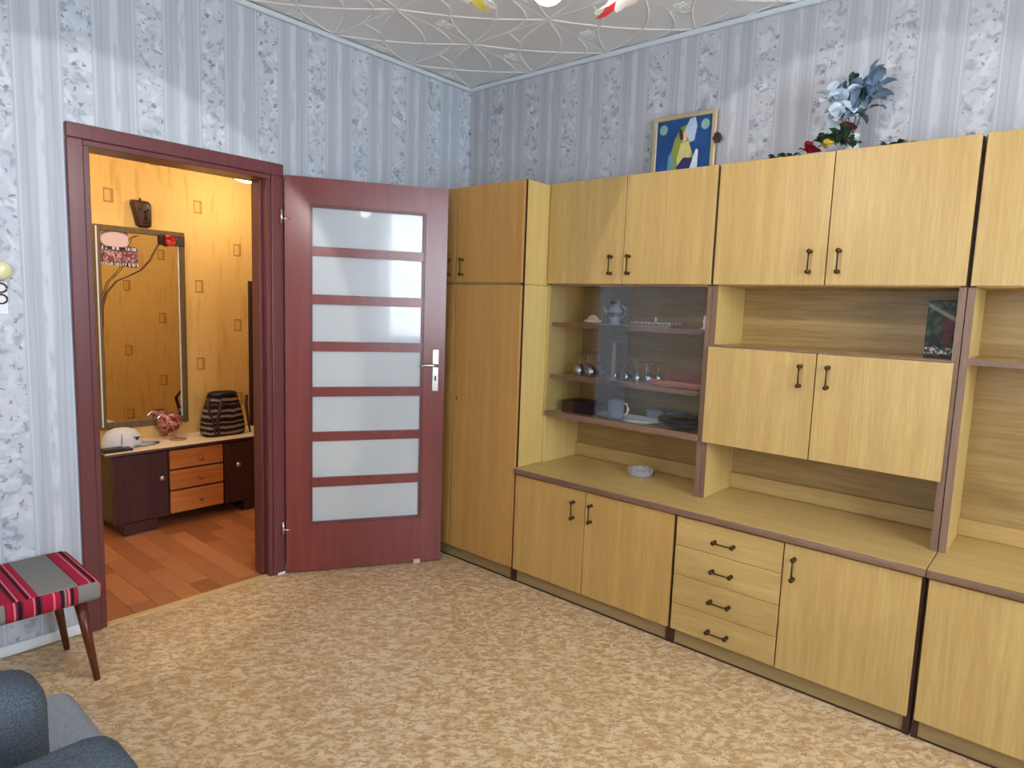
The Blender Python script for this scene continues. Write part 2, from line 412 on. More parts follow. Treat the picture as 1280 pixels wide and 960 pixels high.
def curtain(ax, c, u0, u1, z0, z1, label):
    mb = MB(); n = int((u1 - u0) * 34); b = bmesh.new(); cols = []
    for i in range(n + 1):
        u = u0 + (u1 - u0) * i / n; d = .018 * math.sin(i * 1.15) + .008 * math.sin(i * .41)
        cols.append([b.verts.new((u, c + d, z) if ax == 'y' else (c + d, u, z)) for z in (z0, (z0 + z1) / 2, z1)])
    for A, C in zip(cols[:-1], cols[1:]):
        for k in range(2): b.faces.new((A[k], C[k], C[k + 1], A[k + 1]))
    mb.join(b, 0, True); mb.build('lace_curtain', m_lace, None, label, 'curtain')
curtain('y', RY0 + .08, WIN1[0] - .02, WIN1[1] + .1, .72, 2.62, 'white lace curtain on the window facing the doorway')
curtain('x', RX0 + .08, WIN2[0] - .1, WIN2[1] + .1, .35, 2.62, 'white lace curtain on the window facing the wall unit')

# ================================================================== door frame and leaf
fr = thing('trim_3', ((DL + DR) / 2, 0, 0), 'dark mahogany door frame around the hall doorway', 'door frame', kind=ST)
P0 = -.02
B('casing', m_mahf, fr, DL, DLi, P0, 0.0, 0, DTi, bev=.004); B('casing', m_mahf, fr, DRi, DR, P0, 0.0, 0, DTi, bev=.004)
B('casing', m_mahf, fr, DL, DR, P0, 0.0, DTi, DT, bev=.004)
B('jamb', m_mahf, fr, DLi, DLi + .022, -.01, WT + .01, 0, DTi - .022, bev=.002); B('jamb', m_mahf, fr, DRi - .022, DRi, -.01, WT + .01, 0, DTi - .022, bev=.002)
B('jamb', m_mahf, fr, DLi, DRi, -.01, WT + .01, DTi - .022, DTi, bev=.002)
B('door_stop', m_mahf, fr, DRi - .036, DRi - .022, .035, .10, 0, DTi - .022, bev=.002); B('door_stop', m_mahf, fr, DLi + .022, DLi + .036, .035, .10, 0, DTi - .022, bev=.002)
B('casing', m_mahf, fr, DL, DLi, WT, WT + .02, 0, DTi, bev=.004); B('casing', m_mahf, fr, DRi, DR, WT, WT + .02, 0, DTi, bev=.004)
for xx in (DR - .022, ):
    B('foot_cap', m_white, fr, xx - .022, xx + .018, P0 - .003, P0 + .002, 0, .012)
B('trim_4', wood('threshold_strip', (206, 170, 112), (226, 196, 140), 'x'), None, DLi + .022, DRi - .022, -.012, .028, .0, .006, bev=.002)
tag(bpy.data.objects['trim_4'], 'pale wooden threshold strip in the doorway', 'threshold', kind=ST)

HX, HY, TH = -1.3042, -.04, .5416
dd = Vector((math.cos(TH), -math.sin(TH), 0)); dn = Vector((-math.sin(TH), -math.cos(TH), 0))   # along leaf, towards the room
LEAF = Matrix(((dd.x, dn.x, 0, HX), (dd.y, dn.y, 0, HY), (0, 0, 1, 0), (0, 0, 0, 1)))
door = thing('door_1', (HX, HY, 0), 'open mahogany interior door with seven frosted glass panes', 'door', kind=ST)
m_frost = M('frosted_glass', .35, .5)
m_frost.xyz('pos')
m_frost.col(m_frost.mix(m_frost.noise(m_frost.vec, 3, 1), L((200, 206, 208)), L((208, 213, 214))))
m_frost.b.inputs['Transmission Weight'].default_value = .25; m_frost.b.inputs['Coat Weight'].default_value = 1.0; m_frost.b.inputs['Coat Roughness'].default_value = .03
m_frost.b.inputs['Coat IOR'].default_value = 1.5
m_frost = m_frost.m
def leafpart(name, mat, s0, s1, t0_, t1_, z0, z1, bev=0.0, label=None, parent=None):
    b = MB(); b.box(s0, s1, t0_, t1_, z0, z1, bev=bev)
    for v in b.bm.verts: v.co = LEAF @ v.co
    return recalc(b).build(name, mat, parent or door, label=label)
T0, T1 = -.04, 0.0
LW, LZ0, LZ1 = .8142, .008, 2.0296
G0, G1, GZ0, GZ1 = .119, .699, .259, 1.898
leafpart('stile', m_mah, 0, G0, T0, T1, LZ0, LZ1); leafpart('stile', m_mah, G1, LW, T0, T1, LZ0, LZ1)
leafpart('rail', m_mah, G0, G1, T0, T1, GZ1, LZ1); leafpart('rail', m_mah, G0, G1, T0, T1, LZ0, GZ0)
b = .012                                            # bead round the glass
for a in ((G0, G0 + b, GZ0, GZ1), (G1 - b, G1, GZ0, GZ1), (G0 + b, G1 - b, GZ0, GZ0 + b), (G0 + b, G1 - b, GZ1 - b, GZ1)):
    leafpart('glazing_bead', m_mahf, a[0], a[1], T0 + .006, T1 - .006, a[2], a[3])
rails = [(1.650, 1.696), (1.409, 1.457), (1.170, 1.219), (.936, .985), (.702, .750), (.458, .508)]
for z0, z1 in rails: leafpart('crossbar', m_mah, G0 + b, G1 - b, T0 + .006, T1 - .006, z0, z1)
zs = [GZ1 - b] + [v for r in rails for v in (r[1], r[0])] + [GZ0 + b]
for i in range(7): leafpart('pane', m_frost, G0 + b - .002, G1 - b + .002, -.022, -.018, zs[2 * i + 1] + .0005, zs[2 * i] - .0005, bev=0)
pl = leafpart('handle_plate', m_steel, .748, .782, 0, .006, .962, 1.187, bev=.002, label='steel handle plate with keyhole')
mbh = MB(); mbh.rod(LEAF @ Vector((.765, .006, 1.103)), LEAF @ Vector((.765, .045, 1.103)), .009)
mbh.tube([LEAF @ Vector(p) for p in ((.768, .045, 1.103), (.74, .05, 1.106), (.70, .05, 1.106), (.672, .045, 1.099))], [.009, .008, .007, .006])
mbh.build('lever', m_steel, pl)
leafpart('keyhole', m_dark, .761, .769, .005, .0068, 1.02, 1.045, bev=0, parent=pl)
leafpart('lock_edge', m_mahf, LW, LW + .004, T0 + .004, T1 - .01, LZ0, LZ1)
for z in (1.83, .25):
    mb = MB(); mb.rod((HX - .012, HY + .008, z - .035), (HX - .012, HY + .008, z + .035), .007); mb.rod((HX - .012, HY + .008, z - .01), (HX + .02, HY - .01, z - .01), .004)
    mb.build('hinge', m_steel, door)
b_ = MB(); b_.prism([LEAF @ Vector(p) for p in ((.665, .01, .002), (.70, .01, .002), (.70, -.05, .002), (.665, -.05, .002))], (0, 0, 1), .022)
recalc(b_).build('door_wedge', plain('bare_wood', (214, 184, 150), .6), None, 'small pale wooden wedge under the open door', 'door stop')

# ================================================================== wall unit
def handle(parent, x, y, z, vert=True, Ln=.078):
    """small bow pull: two caps and a thin bar, standing off the front plane x"""
    mb = MB(); h = Ln / 2; d = (0, 0, h) if vert else (0, h, 0)
    for s in (-1, 1):
        c = Vector((x, y, z)) + Vector(d) * s
        mb.lathe(c, [(0, .0), (.0085, 0), (.0075, -.004), (.004, -.008), (.004, -.018), (.009, -.021), (.009, -.027), (.005, -.029), (0, -.029)], 10, axis='x')
    c = Vector((x - .024, y, z)); mb.rod(c - Vector(d), c + Vector(d), .0033, seg=8)
    mb.build('handle', m_bronze, parent)
FX = -.5325                                          # base fronts
HXF = -.338                                          # hutch fronts
T = .018
def carcass(root, x0, x1, y0, y1, z0, z1, t=.02, back=True, edge=m_brown, inner=m_side, top=True, bottom=True, lm=None, rm=None, backm=None, topm=None):
    """y0 = right-hand end (more negative), y1 = left-hand end; x0 = front, x1 = back; brown front edging"""
    def side(a, b, e):
        m = MB(); m.box(x0 + .002, x1, a, b, z0, z1); m.box(x0, x0 + .002, a, b, z0, z1, mi=1); m.build('side_panel', [inner, e], root)
    side(y0, y0 + t, rm or edge); side(y1 - t, y1, lm or edge)
    if top: B('top_panel', topm or m_hor, root, x0 + .002, x1, y0 + t, y1 - t, z1 - t, z1)
    if bottom: B('bottom_panel', m_hor, root, x0 + .002, x1, y0 + t, y1 - t, z0, z0 + t)
    if back: B('back_panel', backm or m_back, root, x1 - .005, x1, y0 + t, y1 - t, z0 + (t if bottom else 0), z1 - (t if top else 0))
def front(root, name, fx, y0, y1, z0, z1, hpos=None, vert=True, mat=None, bev=.0015):
    d = B(name, mat or m_door, root, fx, fx + T, y0, y1, z0, z1, bev=bev)
    if hpos: handle(d, fx, hpos[0], hpos[1], vert)
    return d

Y0 = -.926
BX = -.012
# base unit 1
c1 = FX + T + .001
def base(name, ya, yb, label, grp=None):
    r = thing(name, (FX / 2, (ya + yb) / 2, 0), label, 'cabinet', grp)
    t = .02
    for a in (ya + .0015, yb - t - .0015):
        m = MB(); m.box(c1 + .003, BX, a, a + t, 0, .578); m.box(c1, c1 + .003, a, a + t, 0, .578, mi=1); m.build('side_panel', [m_door, m_dark if True else m_brown], r)
    B('bottom_panel', m_hor, r, c1, BX, ya + t, yb - t, .07, .09); B('back_panel', m_back, r, BX - .004, BX, ya + t, yb - t, .09, .575)
    B('plinth', m_plinth, r, c1 + .008, c1 + .024, ya + t + .002, yb - t - .002, 0.004, .069)
    B('plinth_seal', m_dark, r, c1 + .003, c1 + .0075, ya + t + .002, yb - t - .002, 0.0, .006)
    return r
G = 'low base cabinets of the wall unit'
b1 = base('base_cabinet', -1.826, Y0, 'low two-door oak cabinet beside the tall wardrobe, below the glass bowl', G)
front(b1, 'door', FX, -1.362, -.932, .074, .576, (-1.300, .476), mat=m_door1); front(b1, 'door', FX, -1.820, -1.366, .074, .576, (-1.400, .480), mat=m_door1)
b2 = base('base_cabinet', -2.738, -1.826, 'low oak cabinet with four drawers and one door', G)
zz = [.074, .194, .323, .451, .576]
for k in range(4): front(b2, 'drawer', FX, -2.275, -1.834, zz[k] + .001, zz[k + 1] - .001, (-2.045, [.122, .252, .382, .506][k]), False, m_hor, bev=.002)
front(b2, 'door', FX, -2.728, -2.280, .074, .576, (-2.319, .484))
b3 = base('base_cabinet', -3.65, -2.742, 'low oak cabinet cut off by the right edge of the photo', G)
front(b3, 'door', FX, -3.192, -2.750, .074, .576, (-3.13, .48)); front(b3, 'door', FX, -3.644, -3.196, .074, .576, (-3.24, .48))
# worktops
def worktop(ya, yb, label):
    r = thing('worktop', (-.27, (ya + yb) / 2, .578), label, 'worktop', 'worktops of the wall unit')
    B('board', m_top, r, -.540, BX, ya, yb, .582, .612, bev=.001)
    m = MB(); m.box(-.549, -.540, ya, yb, .584, .611, bev=.0035, seg=2); m.build('edge_strip', m_browny, r, label='rounded brown front edge')
    B('shade_line_strip', m_dark, r, -.525, BX, ya, yb, .578, .582)  # dark strip added as the shade line under the board
worktop(-2.7385, Y0 - .0005, 'long oak worktop with brown edge over the drawers, holding the glass bowl')
worktop(-3.65, -2.7415, 'short oak worktop with brown edge at the right edge of the photo')

# wardrobe (two boxes stacked)
wl = thing('wardrobe', (FX / 2, -.47, 0), 'tall oak wardrobe with keyhole in the corner behind the open door', 'wardrobe')
t = .02
for a in (Y0, -.036):
    m = MB(); m.box(c1 + .003, BX, a, a + t, 0, 1.543); m.box(c1, c1 + .003, a, a + t, 0, 1.543, mi=1); m.build('side_panel', [m_side, m_dark], wl)
B('bottom_panel', m_hor, wl, c1, BX, Y0 + t, -.036, .07, .09); B('top_panel', m_hor, wl, c1, BX, Y0 + t, -.036, 1.523, 1.543)
B('back_panel', m_back, wl, BX - .004, BX, Y0 + t, -.036, .09, 1.52)
B('plinth', m_plinth, wl, c1 + .008, c1 + .024, Y0 + t + .002, -.04, .004, .069); B('plinth_seal', m_dark, wl, c1 + .003, c1 + .0075, Y0 + t + .002, -.04, 0, .006)
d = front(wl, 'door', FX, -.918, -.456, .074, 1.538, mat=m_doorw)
kb = MB(); kb.box(FX - .001, FX + .002, -.489, -.481, .91, .932, bev=.002); kb.build('keyhole', m_dark, d)
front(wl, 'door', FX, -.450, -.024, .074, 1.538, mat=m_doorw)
wu = thing('top_cabinet', (FX / 2, -.47, 1.545), 'oak top box with two doors stacked on the corner wardrobe', 'cabinet', 'top cabinets of the wall unit')
for a in (Y0, -.036):
    m = MB(); m.box(c1 + .003, BX, a, a + t, 1.545, 2.052); m.box(c1, c1 + .003, a, a + t, 1.545, 2.052, mi=1); m.build('side_panel', [m_side, m_dark], wu)
B('top_panel', m_hor, wu, c1, BX, Y0 + t, -.036, 2.034, 2.052); B('bottom_panel', m_hor, wu, c1, BX, Y0 + t, -.036, 1.545, 1.565); B('back_panel', m_back, wu, BX - .004, BX, Y0 + t, -.036, 1.565, 2.034)
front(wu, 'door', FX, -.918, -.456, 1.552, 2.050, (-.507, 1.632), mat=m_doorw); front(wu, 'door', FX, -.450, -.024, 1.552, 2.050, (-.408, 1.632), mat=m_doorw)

# top cabinets over the hutches
cx = HXF + T + .001
def topcab(ya, yb, ym, h1, h2, label):
    r = thing('top_cabinet', (HXF / 2, (ya + yb) / 2, 1.552), label, 'cabinet', 'top cabinets of the wall unit')
    carcass(r, cx, BX, ya + .001, yb - .001, 1.5515, 2.052, edge=m_dark, inner=m_side)
    front(r, 'door', HXF, ym + .002, yb - .006, 1.5555, 2.056, (h1, 1.645)); front(r, 'door', HXF, ya + .006, ym - .002, 1.5555, 2.056, (h2, 1.645))
topcab(-1.826, Y0, -1.379, -1.315, -1.413, 'oak top cabinet above the glazed shelves, below the blue picture')
topcab(-2.740, -1.826, -2.281, -2.221, -2.326, 'oak top cabinet with the flower arrangement standing on it')
topcab(-3.654, -2.742, -3.198, -3.135, -3.26, 'oak top cabinet cut off by the right edge of the photo')

# hutch 1: glazed shelves
ex = HXF + T                                          # panel front edge x = -.32
h1 = thing('display_cabinet', (-.17, -1.376, .612), 'glazed open oak display cabinet holding glasses and cups', 'display cabinet')
B('side_panel', m_side, h1, ex, BX, -.946, -.9275, .612, 1.551); 
m = MB(); m.box(ex + .003, BX, -1.8255, -1.803, .612, 1.551); m.box(ex, ex + .003, -1.8255, -1.803, .612, 1.551, mi=1); m.build('side_panel', [m_side, m_brown], h1)
B('gap_shade_strip', m_dark, h1, ex + .001, BX, -.9275, -.926, .612, 1.551)  # dark strip stands in for the shaded gap beside the wardrobe
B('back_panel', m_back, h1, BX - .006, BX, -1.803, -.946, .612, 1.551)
B('back_rail', m_hor, h1, BX - .024, BX - .006, -1.803, -.946, .613, .682, bev=.001)
for zt, nm in ((1.358, 'shelf'), (1.084, 'shelf'), (.888, 'shelf')):
    xf = -.30 if zt > .9 else -.334
    m = MB(); m.box(xf + .004, BX - .006, -1.803, -.946, zt - .022, zt); m.box(xf, xf + .004, -1.803, -.946, zt - .022, zt, mi=1); m.build(nm, [m_hor, m_browny], h1)
B('glass_track', m_browny, h1, -.334, -.31, -1.803, -.946, .888, .894); B('glass_track', m_browny, h1, -.334, -.31, -1.803, -.946, 1.546, 1.551)
B('glass_pane', m_glass, h1, -.3305, -.3265, -1.425, -.948, .895, 1.545); B('glass_pane', m_glass, h1, -.3195, -.3155, -1.802, -1.262, .895, 1.545)

# hutch 2: niche, two doors, niche
h2 = thing('hutch_cabinet', (-.17, -2.283, .612), 'oak hutch with two hanging doors between open niches', 'cabinet')
for a in (-1.8495, -2.7375):
    m = MB(); m.box(ex + .003, BX, a, a + .0225, .612, 1.551); m.box(ex, ex + .003, a, a + .0225, .612, 1.551, mi=1); m.build('side_panel', [m_side, m_brown], h2)
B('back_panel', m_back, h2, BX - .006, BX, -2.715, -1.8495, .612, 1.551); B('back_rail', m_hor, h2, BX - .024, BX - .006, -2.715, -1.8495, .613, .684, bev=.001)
m = MB(); m.box(ex + .004, BX - .006, -2.715, -1.8495, 1.278, 1.298); m.box(ex - .016, ex + .004, -2.715, -1.8495, 1.292, 1.298, mi=1); m.build('shelf', [m_hor, m_browny], h2)
B('bottom_panel', m_hor, h2, ex, BX - .006, -2.715, -1.8495, .872, .892)
front(h2, 'door', HXF, -2.276, -1.832, .868, 1.290, (-2.222, 1.198)); front(h2, 'door', HXF, -2.725, -2.280, .868, 1.290, (-2.3245, 1.201))

# hutch 3: open shelves
h3 = thing('open_shelf_unit', (-.17, -3.195, .612), 'open oak shelf unit at the right edge of the photo', 'shelf unit')
for a in (-2.7635, -3.6515):
    m = MB(); m.box(ex + .003, BX, a, a + .0225, .612, 1.551); m.box(ex, ex + .003, a, a + .0225, .612, 1.551, mi=1); m.build('side_panel', [m_side, m_brown], h3)
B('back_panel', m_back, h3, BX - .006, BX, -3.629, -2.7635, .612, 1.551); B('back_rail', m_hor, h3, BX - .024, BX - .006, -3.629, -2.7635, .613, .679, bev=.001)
m = MB(); m.box(ex + .004, BX - .006, -3.629, -2.7635, 1.287, 1.309); m.box(ex, ex + .004, -3.629, -2.7635, 1.287, 1.309, mi=1); m.build('shelf', [m_hor, m_browny], h3)

# ================================================================== things on the shelves
m_china = plain('white_china', (226, 226, 226), .2, .6, var=.02); m_blue = plain('pale_blue_china', (196, 216, 238), .2, .6, var=.03)
m_cobalt = plain('cobalt_glaze', (52, 66, 118), .25, .6, var=.2, scale=60); m_silver = plain('tarnished_silver', (176, 170, 166), .3, .5, .6, var=.25, scale=120)
m_black = plain('black_plastic', (22, 20, 22), .4)
S1, S2, S3 = 1.358, 1.084, .888
# shell dish
mb = MB(); c = Vector((-.2, -1.135, S1)); 
for i in range(9):
    a = -1.1 + i * .275
    mb.tube([c + Vector((.03 * math.sin(a) * f, .058 * math.sin(a) * f * 1.0, .004 + .034 * math.cos(a * .9) * (1 - (f - .5) ** 2 * 1.2))) for f in (.15, .5, .8, 1.0)], [.006, .010, .010, .004], 6)
mb.ball(c + Vector((0, 0, .012)), .03, (1, 1.9, .42)); mb.build('seashell', plain('cream_shell', (236, 216, 190), .4, var=.1), None, 'cream ribbed seashell at the left end of the top glazed shelf', 'seashell')
# teapot-like figurine in white and cobalt
fg = thing('china_jug', (-.2, -1.262, S1), 'white and cobalt blue china jug beside the seashell on the top shelf', 'jug')
m = MB(); m.lathe((-.2, -1.265, S1), [(0, 0), (.03, 0), (.032, .006), (.022, .014), (.038, .045), (.036, .07), (.022, .09), (.018, .105), (.026, .118), (.022, .118), (.015, .105), (0, .1)], 18); m.build('body', [m_blue], fg)
m = MB(); m.tube([(-.2, -1.23, S1 + .05), (-.2, -1.205, S1 + .07), (-.2, -1.20, S1 + .092)], [.012, .008, .005]); m.build('spout', m_china, fg)
m = MB(); m.tube([(-.2, -1.30, S1 + .10), (-.2, -1.325, S1 + .085), (-.2, -1.322, S1 + .05), (-.2, -1.30, S1 + .035)], .0045); m.build('handle', m_china, fg)
m = MB(); m.lathe((-.2, -1.265, S1 + .04), [(.0385, 0), (.0398, .008), (.0385, .022)], 18); m.build('blue_band', m_cobalt, fg)
m = MB(); m.lathe((-.2, -1.265, S1 + .105), [(.021, 0), (.0275, .012), (.0265, .014)], 18); m.build('blue_rim', m_cobalt, fg)
# filigree boat tray
bt = thing('silver_tray', (-.2, -1.49, S1), 'low ornate silver tray with a small finial on the top shelf', 'tray')
m = MB(); m.box(-.25, -.15, -1.60, -1.385, S1 + .004, S1 + .012, bev=.004)
for i in range(14):
    y = -1.595 + i * .0156; m.ball((-.25, y, S1 + .018), .0075, u=8, v=6); m.ball((-.15, y, S1 + .018), .0075, u=8, v=6)
m.build('gallery', m_silver, bt)
m = MB(); m.box(-.245, -.155, -1.595, -1.39, S1, S1 + .004); m.build('base', m_silver, bt)
m = MB(); m.lathe((-.2, -1.495, S1 + .012), [(0, 0), (.02, 0), (.012, .012), (.006, .02), (.009, .028), (.003, .036), (0, .042)], 12); m.build('finial', m_silver, bt)
m = MB(); m.lathe((-.215, -1.752, S1), [(0, 0), (.016, 0), (.017, .006), (.006, .012), (.008, .03), (.011, .04), (.006, .05), (.008, .058), (0, .066)], 12)
m.build('small_figurine', m_china, None, 'tiny white china figurine at the right end of the top shelf', 'figurine')
# glasses turned upside down
def glass_thing(loc, s, label, grp):
    r = thing('wine_glass', loc, label, 'glass', grp)
    x, y, z = loc
    m = MB(); m.lathe(loc, [(.026 * s, 0), (.031 * s, .022 * s), (.030 * s, .045 * s), (.016 * s, .066 * s), (.004 * s, .072 * s), (.003 * s, .0715 * s), (.0145 * s, .064 * s), (.0285 * s, .045 * s), (.0295 * s, .022 * s), (.0248 * s, 0), (.026 * s, 0)], 18); m.build('bowl', m_clear, r)
    m = MB(); m.lathe(loc, [(.004 * s, .071 * s), (.0035 * s, .12 * s), (.006 * s, .127 * s), (.030 * s, .131 * s), (.030 * s, .134 * s), (0, .134 * s)], 18); m.build('foot', m_clear, r)
    return r
g1 = glass_thing((-.235, -1.085, S2), .92, 'larger stemmed glass standing upside down at the left of the middle shelf', 'larger upturned glasses on the middle shelf')
g1['label'] = 'larger upturned wine glass, first from the left in the front row of the middle shelf'
for (x, y, lb) in ((-.235, -1.160, 'larger upturned wine glass, second from the left in the front row'), (-.16, -1.09, 'larger upturned wine glass right behind the first of the front row'),
                   (-.16, -1.17, 'larger upturned wine glass right behind the second of the front row'), (-.09, -1.11, 'larger upturned wine glass standing rearmost, by the back panel')):
    c = copy_tree(g1); c.location = (x, y, S2); c['label'] = lb
nth = ('first', 'second', 'third', 'fourth', 'fifth')
g2 = glass_thing((-.235, -1.235, S2), .74, 'smaller upturned wine glass, first from the left in the front row', 'smaller upturned glasses on the middle shelf')
for k_, row, xx, ys in ((1, 'front', -.235, (-1.30, -1.365, -1.43, -1.495)), (0, 'rear', -.17, (-1.25, -1.315, -1.38, -1.445, -1.51))):
    for i, y in enumerate(ys):
        c = copy_tree(g2); c.location = (xx, y, S2); c['label'] = 'smaller upturned wine glass, %s from the left in the %s row' % (nth[i + k_], row)
# candle
cs = thing('candle', (-.275, -1.318, S2), 'tall white candle on a low holder among the upturned glasses', 'candle')
m = MB(); m.lathe((-.275, -1.318, S2), [(0, 0), (.02, 0), (.022, .006), (.012, .012), (.012, .02), (0, .02)], 14); m.build('holder', m_china, cs)
m = MB(); m.lathe((-.275, -1.318, S2 + .02), [(.010, 0), (.0095, .165), (.004, .170), (0, .170)], 14); m.build('wax', plain('white_wax', (226, 222, 206), .5, var=.02), cs)
# wooden trays
tr = thing('wooden_tray', (-.2, -1.66, S2), 'reddish wooden serving board leaning at the right of the middle shelf', 'tray')
m_tray = wood('reddish_tray_wood', (150, 92, 74), (176, 116, 94), 'y')
B('board', m_tray, tr, -.29, -.11, -1.795, -1.53, S2 + .004, S2 + .014, bev=.003)
for xx in (-.29, -.118): B('rim', m_tray, tr, xx, xx + .008, -1.795, -1.53, S2 + .014, S2 + .032 + (.03 if xx > -.2 else 0), bev=.002)
m = MB()
for xx, yy in ((-.27, -1.55), (-.13, -1.55), (-.27, -1.77), (-.13, -1.77)): m.rod((xx, yy, S2), (xx, yy, S2 + .004), .006)
m.build('feet', m_dark, tr)
# lower shelf
bk = thing('black_box', (-.2, -1.10, S3), 'black box lying at the left end of the lowest glazed shelf', 'box')
B('body', m_black, bk, -.26, -.12, -1.188, -1.0, S3, S3 + .05, bev=.004); B('lid', m_black, bk, -.262, -.118, -1.19, -.998, S3 + .05, S3 + .062, bev=.003)
sa = thing('serving_plate', (-.23, -1.30, S3), 'large white oval plate under the blue-white mug', 'plate')
def oval(c, rx, ry, prof, seg=28):
    mb_ = MB(); mb_.lathe((0, 0, 0), prof, seg)
    for v in mb_.bm.verts: v.co = Vector((c[0] + v.co.x * rx, c[1] + v.co.y * ry, c[2] + v.co.z))
    return mb_
oval((-.225, -1.385, S3), .085, .185, [(0, .003), (.7, .003), (.75, 0), (.78, .003), (.98, .016), (1.0, .019), (.97, .018), (.74, .007), (0, .007)]).build('dish', m_china, sa)
mg = thing('mug', (-.225, -1.325, S3), 'blue-white mug with a looped handle on the oval plate', 'mug')
z0 = S3 + .0075
m = MB(); m.lathe((-.225, -1.315, z0), [(0, 0), (.036, 0), (.040, .006), (.041, .088), (.0385, .088), (.037, .01), (0, .008)], 22); m.build('cup', m_blue, mg)
m = MB(); m.tube([(-.225, -1.353, z0 + .074), (-.225, -1.378, z0 + .074), (-.225, -1.387, z0 + .05), (-.225, -1.378, z0 + .024), (-.225, -1.353, z0 + .016)], .0055); m.build('handle', m_china, mg)
m_gcup = plain('grey_green_china', (150, 160, 160), .25, .5, var=.05)
for (x, y, s, lb) in ((-.082, -1.46, 1.0, 'grey-green cup behind the oval plate, nearer the mug'), (-.078, -1.575, 1.0, 'grey-green cup behind the oval plate, nearer the dark dishes')):
    r = thing('cup', (x, y, S3), lb, 'cup', 'grey-green cups on the lowest glazed shelf')
    m = MB(); m.lathe((x, y, S3), [(0, 0), (.03 * s, 0), (.042 * s, .012), (.046 * s, .052 * s), (.043 * s, .052 * s), (.038 * s, .014), (0, .008)], 20); m.build('bowl', m_gcup, r)
    m = MB(); m.tube([(x, y - .044 * s, S3 + .042), (x, y - .064 * s, S3 + .036), (x, y - .042 * s, S3 + .014)], .004); m.build('handle', m_gcup, r)
m_smoke = glass('smoked_glass', (.35, .42, .42, 1), .03, 1.6, .08)
for k, (dz, lb) in enumerate(((0, 'lower of two nested smoked glass dishes at the right'), (.014, 'upper of two nested smoked glass dishes at the right'))):
    m = MB(); m.lathe((-.215, -1.672, S3 + dz + .001), [(0, 0), (.05, 0), (.085, .018), (.112, .03), (.112, .034), (.083, .022), (.05, .005), (0, .005)], 26)
    m.build('glass_dish', m_smoke, None, lb, 'dish', 'nested smoked glass dishes')
m = MB(); m.lathe((-.065, -1.74, S3), [(0, 0), (.025, 0), (.026, .055), (.012, .07), (.012, .08), (0, .08)], 16); m.build('small_jar', glass('green_glass', (.35, .62, .42, 1), .03, 1.5, .06), None, 'small green glass jar behind the smoked dishes', 'jar')

# glass bowl on the worktop
m = MB(); prof = [(0, .004), (.045, 0), (.05, .0), (.062, .014), (.067, .034), (.064, .036), (.056, .018), (.044, .010), (0, .010)]
m.lathe((-.185, -1.452, .612), prof, 24, sm=False)
for v in m.bm.verts:
    a = math.atan2(v.co.y + 1.452, v.co.x + .185); rr = math.hypot(v.co.y + 1.452, v.co.x + .185)
    if rr > .055: v.co.z += .004 * math.cos(a * 12)
gb = M('cut_glass', .08, .8); gb.b.inputs['Base Color'].default_value = (.75, .76, .8, 1); gb.b.inputs['Transmission Weight'].default_value = .7
m.build('glass_bowl', gb.m, None, 'round cut-glass bowl standing on the long worktop', 'bowl')

# small upright card in the upper niche
cd_ = thing('standing_icon', (-.24, -2.665, 1.298), 'dark green varnished picture standing at the right of the upper niche', 'picture')
k = M('dark_icon_print', .55, .3); x, y, z = k.xyz()
u = k.math('DIVIDE', k.math('ADD', y, 2.665), .045); v = k.math('DIVIDE', k.math('SUBTRACT', z, 1.40), .09)
c = k.mix(k.step(k.noise(k.vec, 40, 3), .4, .65), L((26, 38, 32)), L((58, 74, 62)))
fig = k.math('SUBTRACT', 1.0, k.step(k.math('ADD', k.math('POWER', k.math('MULTIPLY', k.math('ADD', u, .45), 2.0), 2.0), k.math('POWER', k.math('MULTIPLY', v, 1.2), 2.0)), .5, .9))
c = k.mix(k.math('MULTIPLY', fig, .8), c, L((78, 34, 34)))
c = k.mix(k.math('MULTIPLY', k.step(k.math('ABSOLUTE', k.math('ADD', v, .82)), .16, .08), k.step(k.noise(k.vec, 120, 2), .45, .6)), c, L((196, 176, 172)))
c = k.mix(k.math('MULTIPLY', k.step(k.math('ABSOLUTE', k.math('SUBTRACT', k.math('ADD', v, k.math('MULTIPLY', u, -.3)), .72)), .12, .04), .6), c, L((128, 140, 120)))
k.col(c)
B('panel', k.m, cd_, -.246, -.232, -2.706, -2.618, 1.302, 1.508, bev=.003); B('foot', m_dark, cd_, -.252, -.20, -2.704, -2.62, 1.298, 1.304)

# ================================================================== on top of the wall unit
pw, pz = (-1.660, -1.330), (2.054, 2.384)
pt = thing('framed_picture', (-.03, -1.495, 2.052), 'blue religious picture in a gilt frame on the top cabinet', 'picture')
m_gilt = plain('gilt_frame', (196, 176, 136), .35, .5, .4, var=.12); fw = .022
for a in ((pw[0], pw[0] + fw, pz[0], pz[1]), (pw[1] - fw, pw[1], pz[0], pz[1]), (pw[0] + fw, pw[1] - fw, pz[1] - fw, pz[1]), (pw[0] + fw, pw[1] - fw, pz[0], pz[0] + fw)):
    B('frame_bar', m_gilt, pt, -.042, -.022, a[0], a[1], a[2], a[3], bev=.003)
k = M('blue_print', .25, .5); k.xyz(); k.col(k.mix(k.noise(k.vec, 9, 3), L((14, 52, 112)), L((22, 84, 140)))); 
pr = B('print', k.m, pt, -.034, -.030, pw[0] + fw, pw[1] - fw, pz[0] + fw, pz[1] - fw)
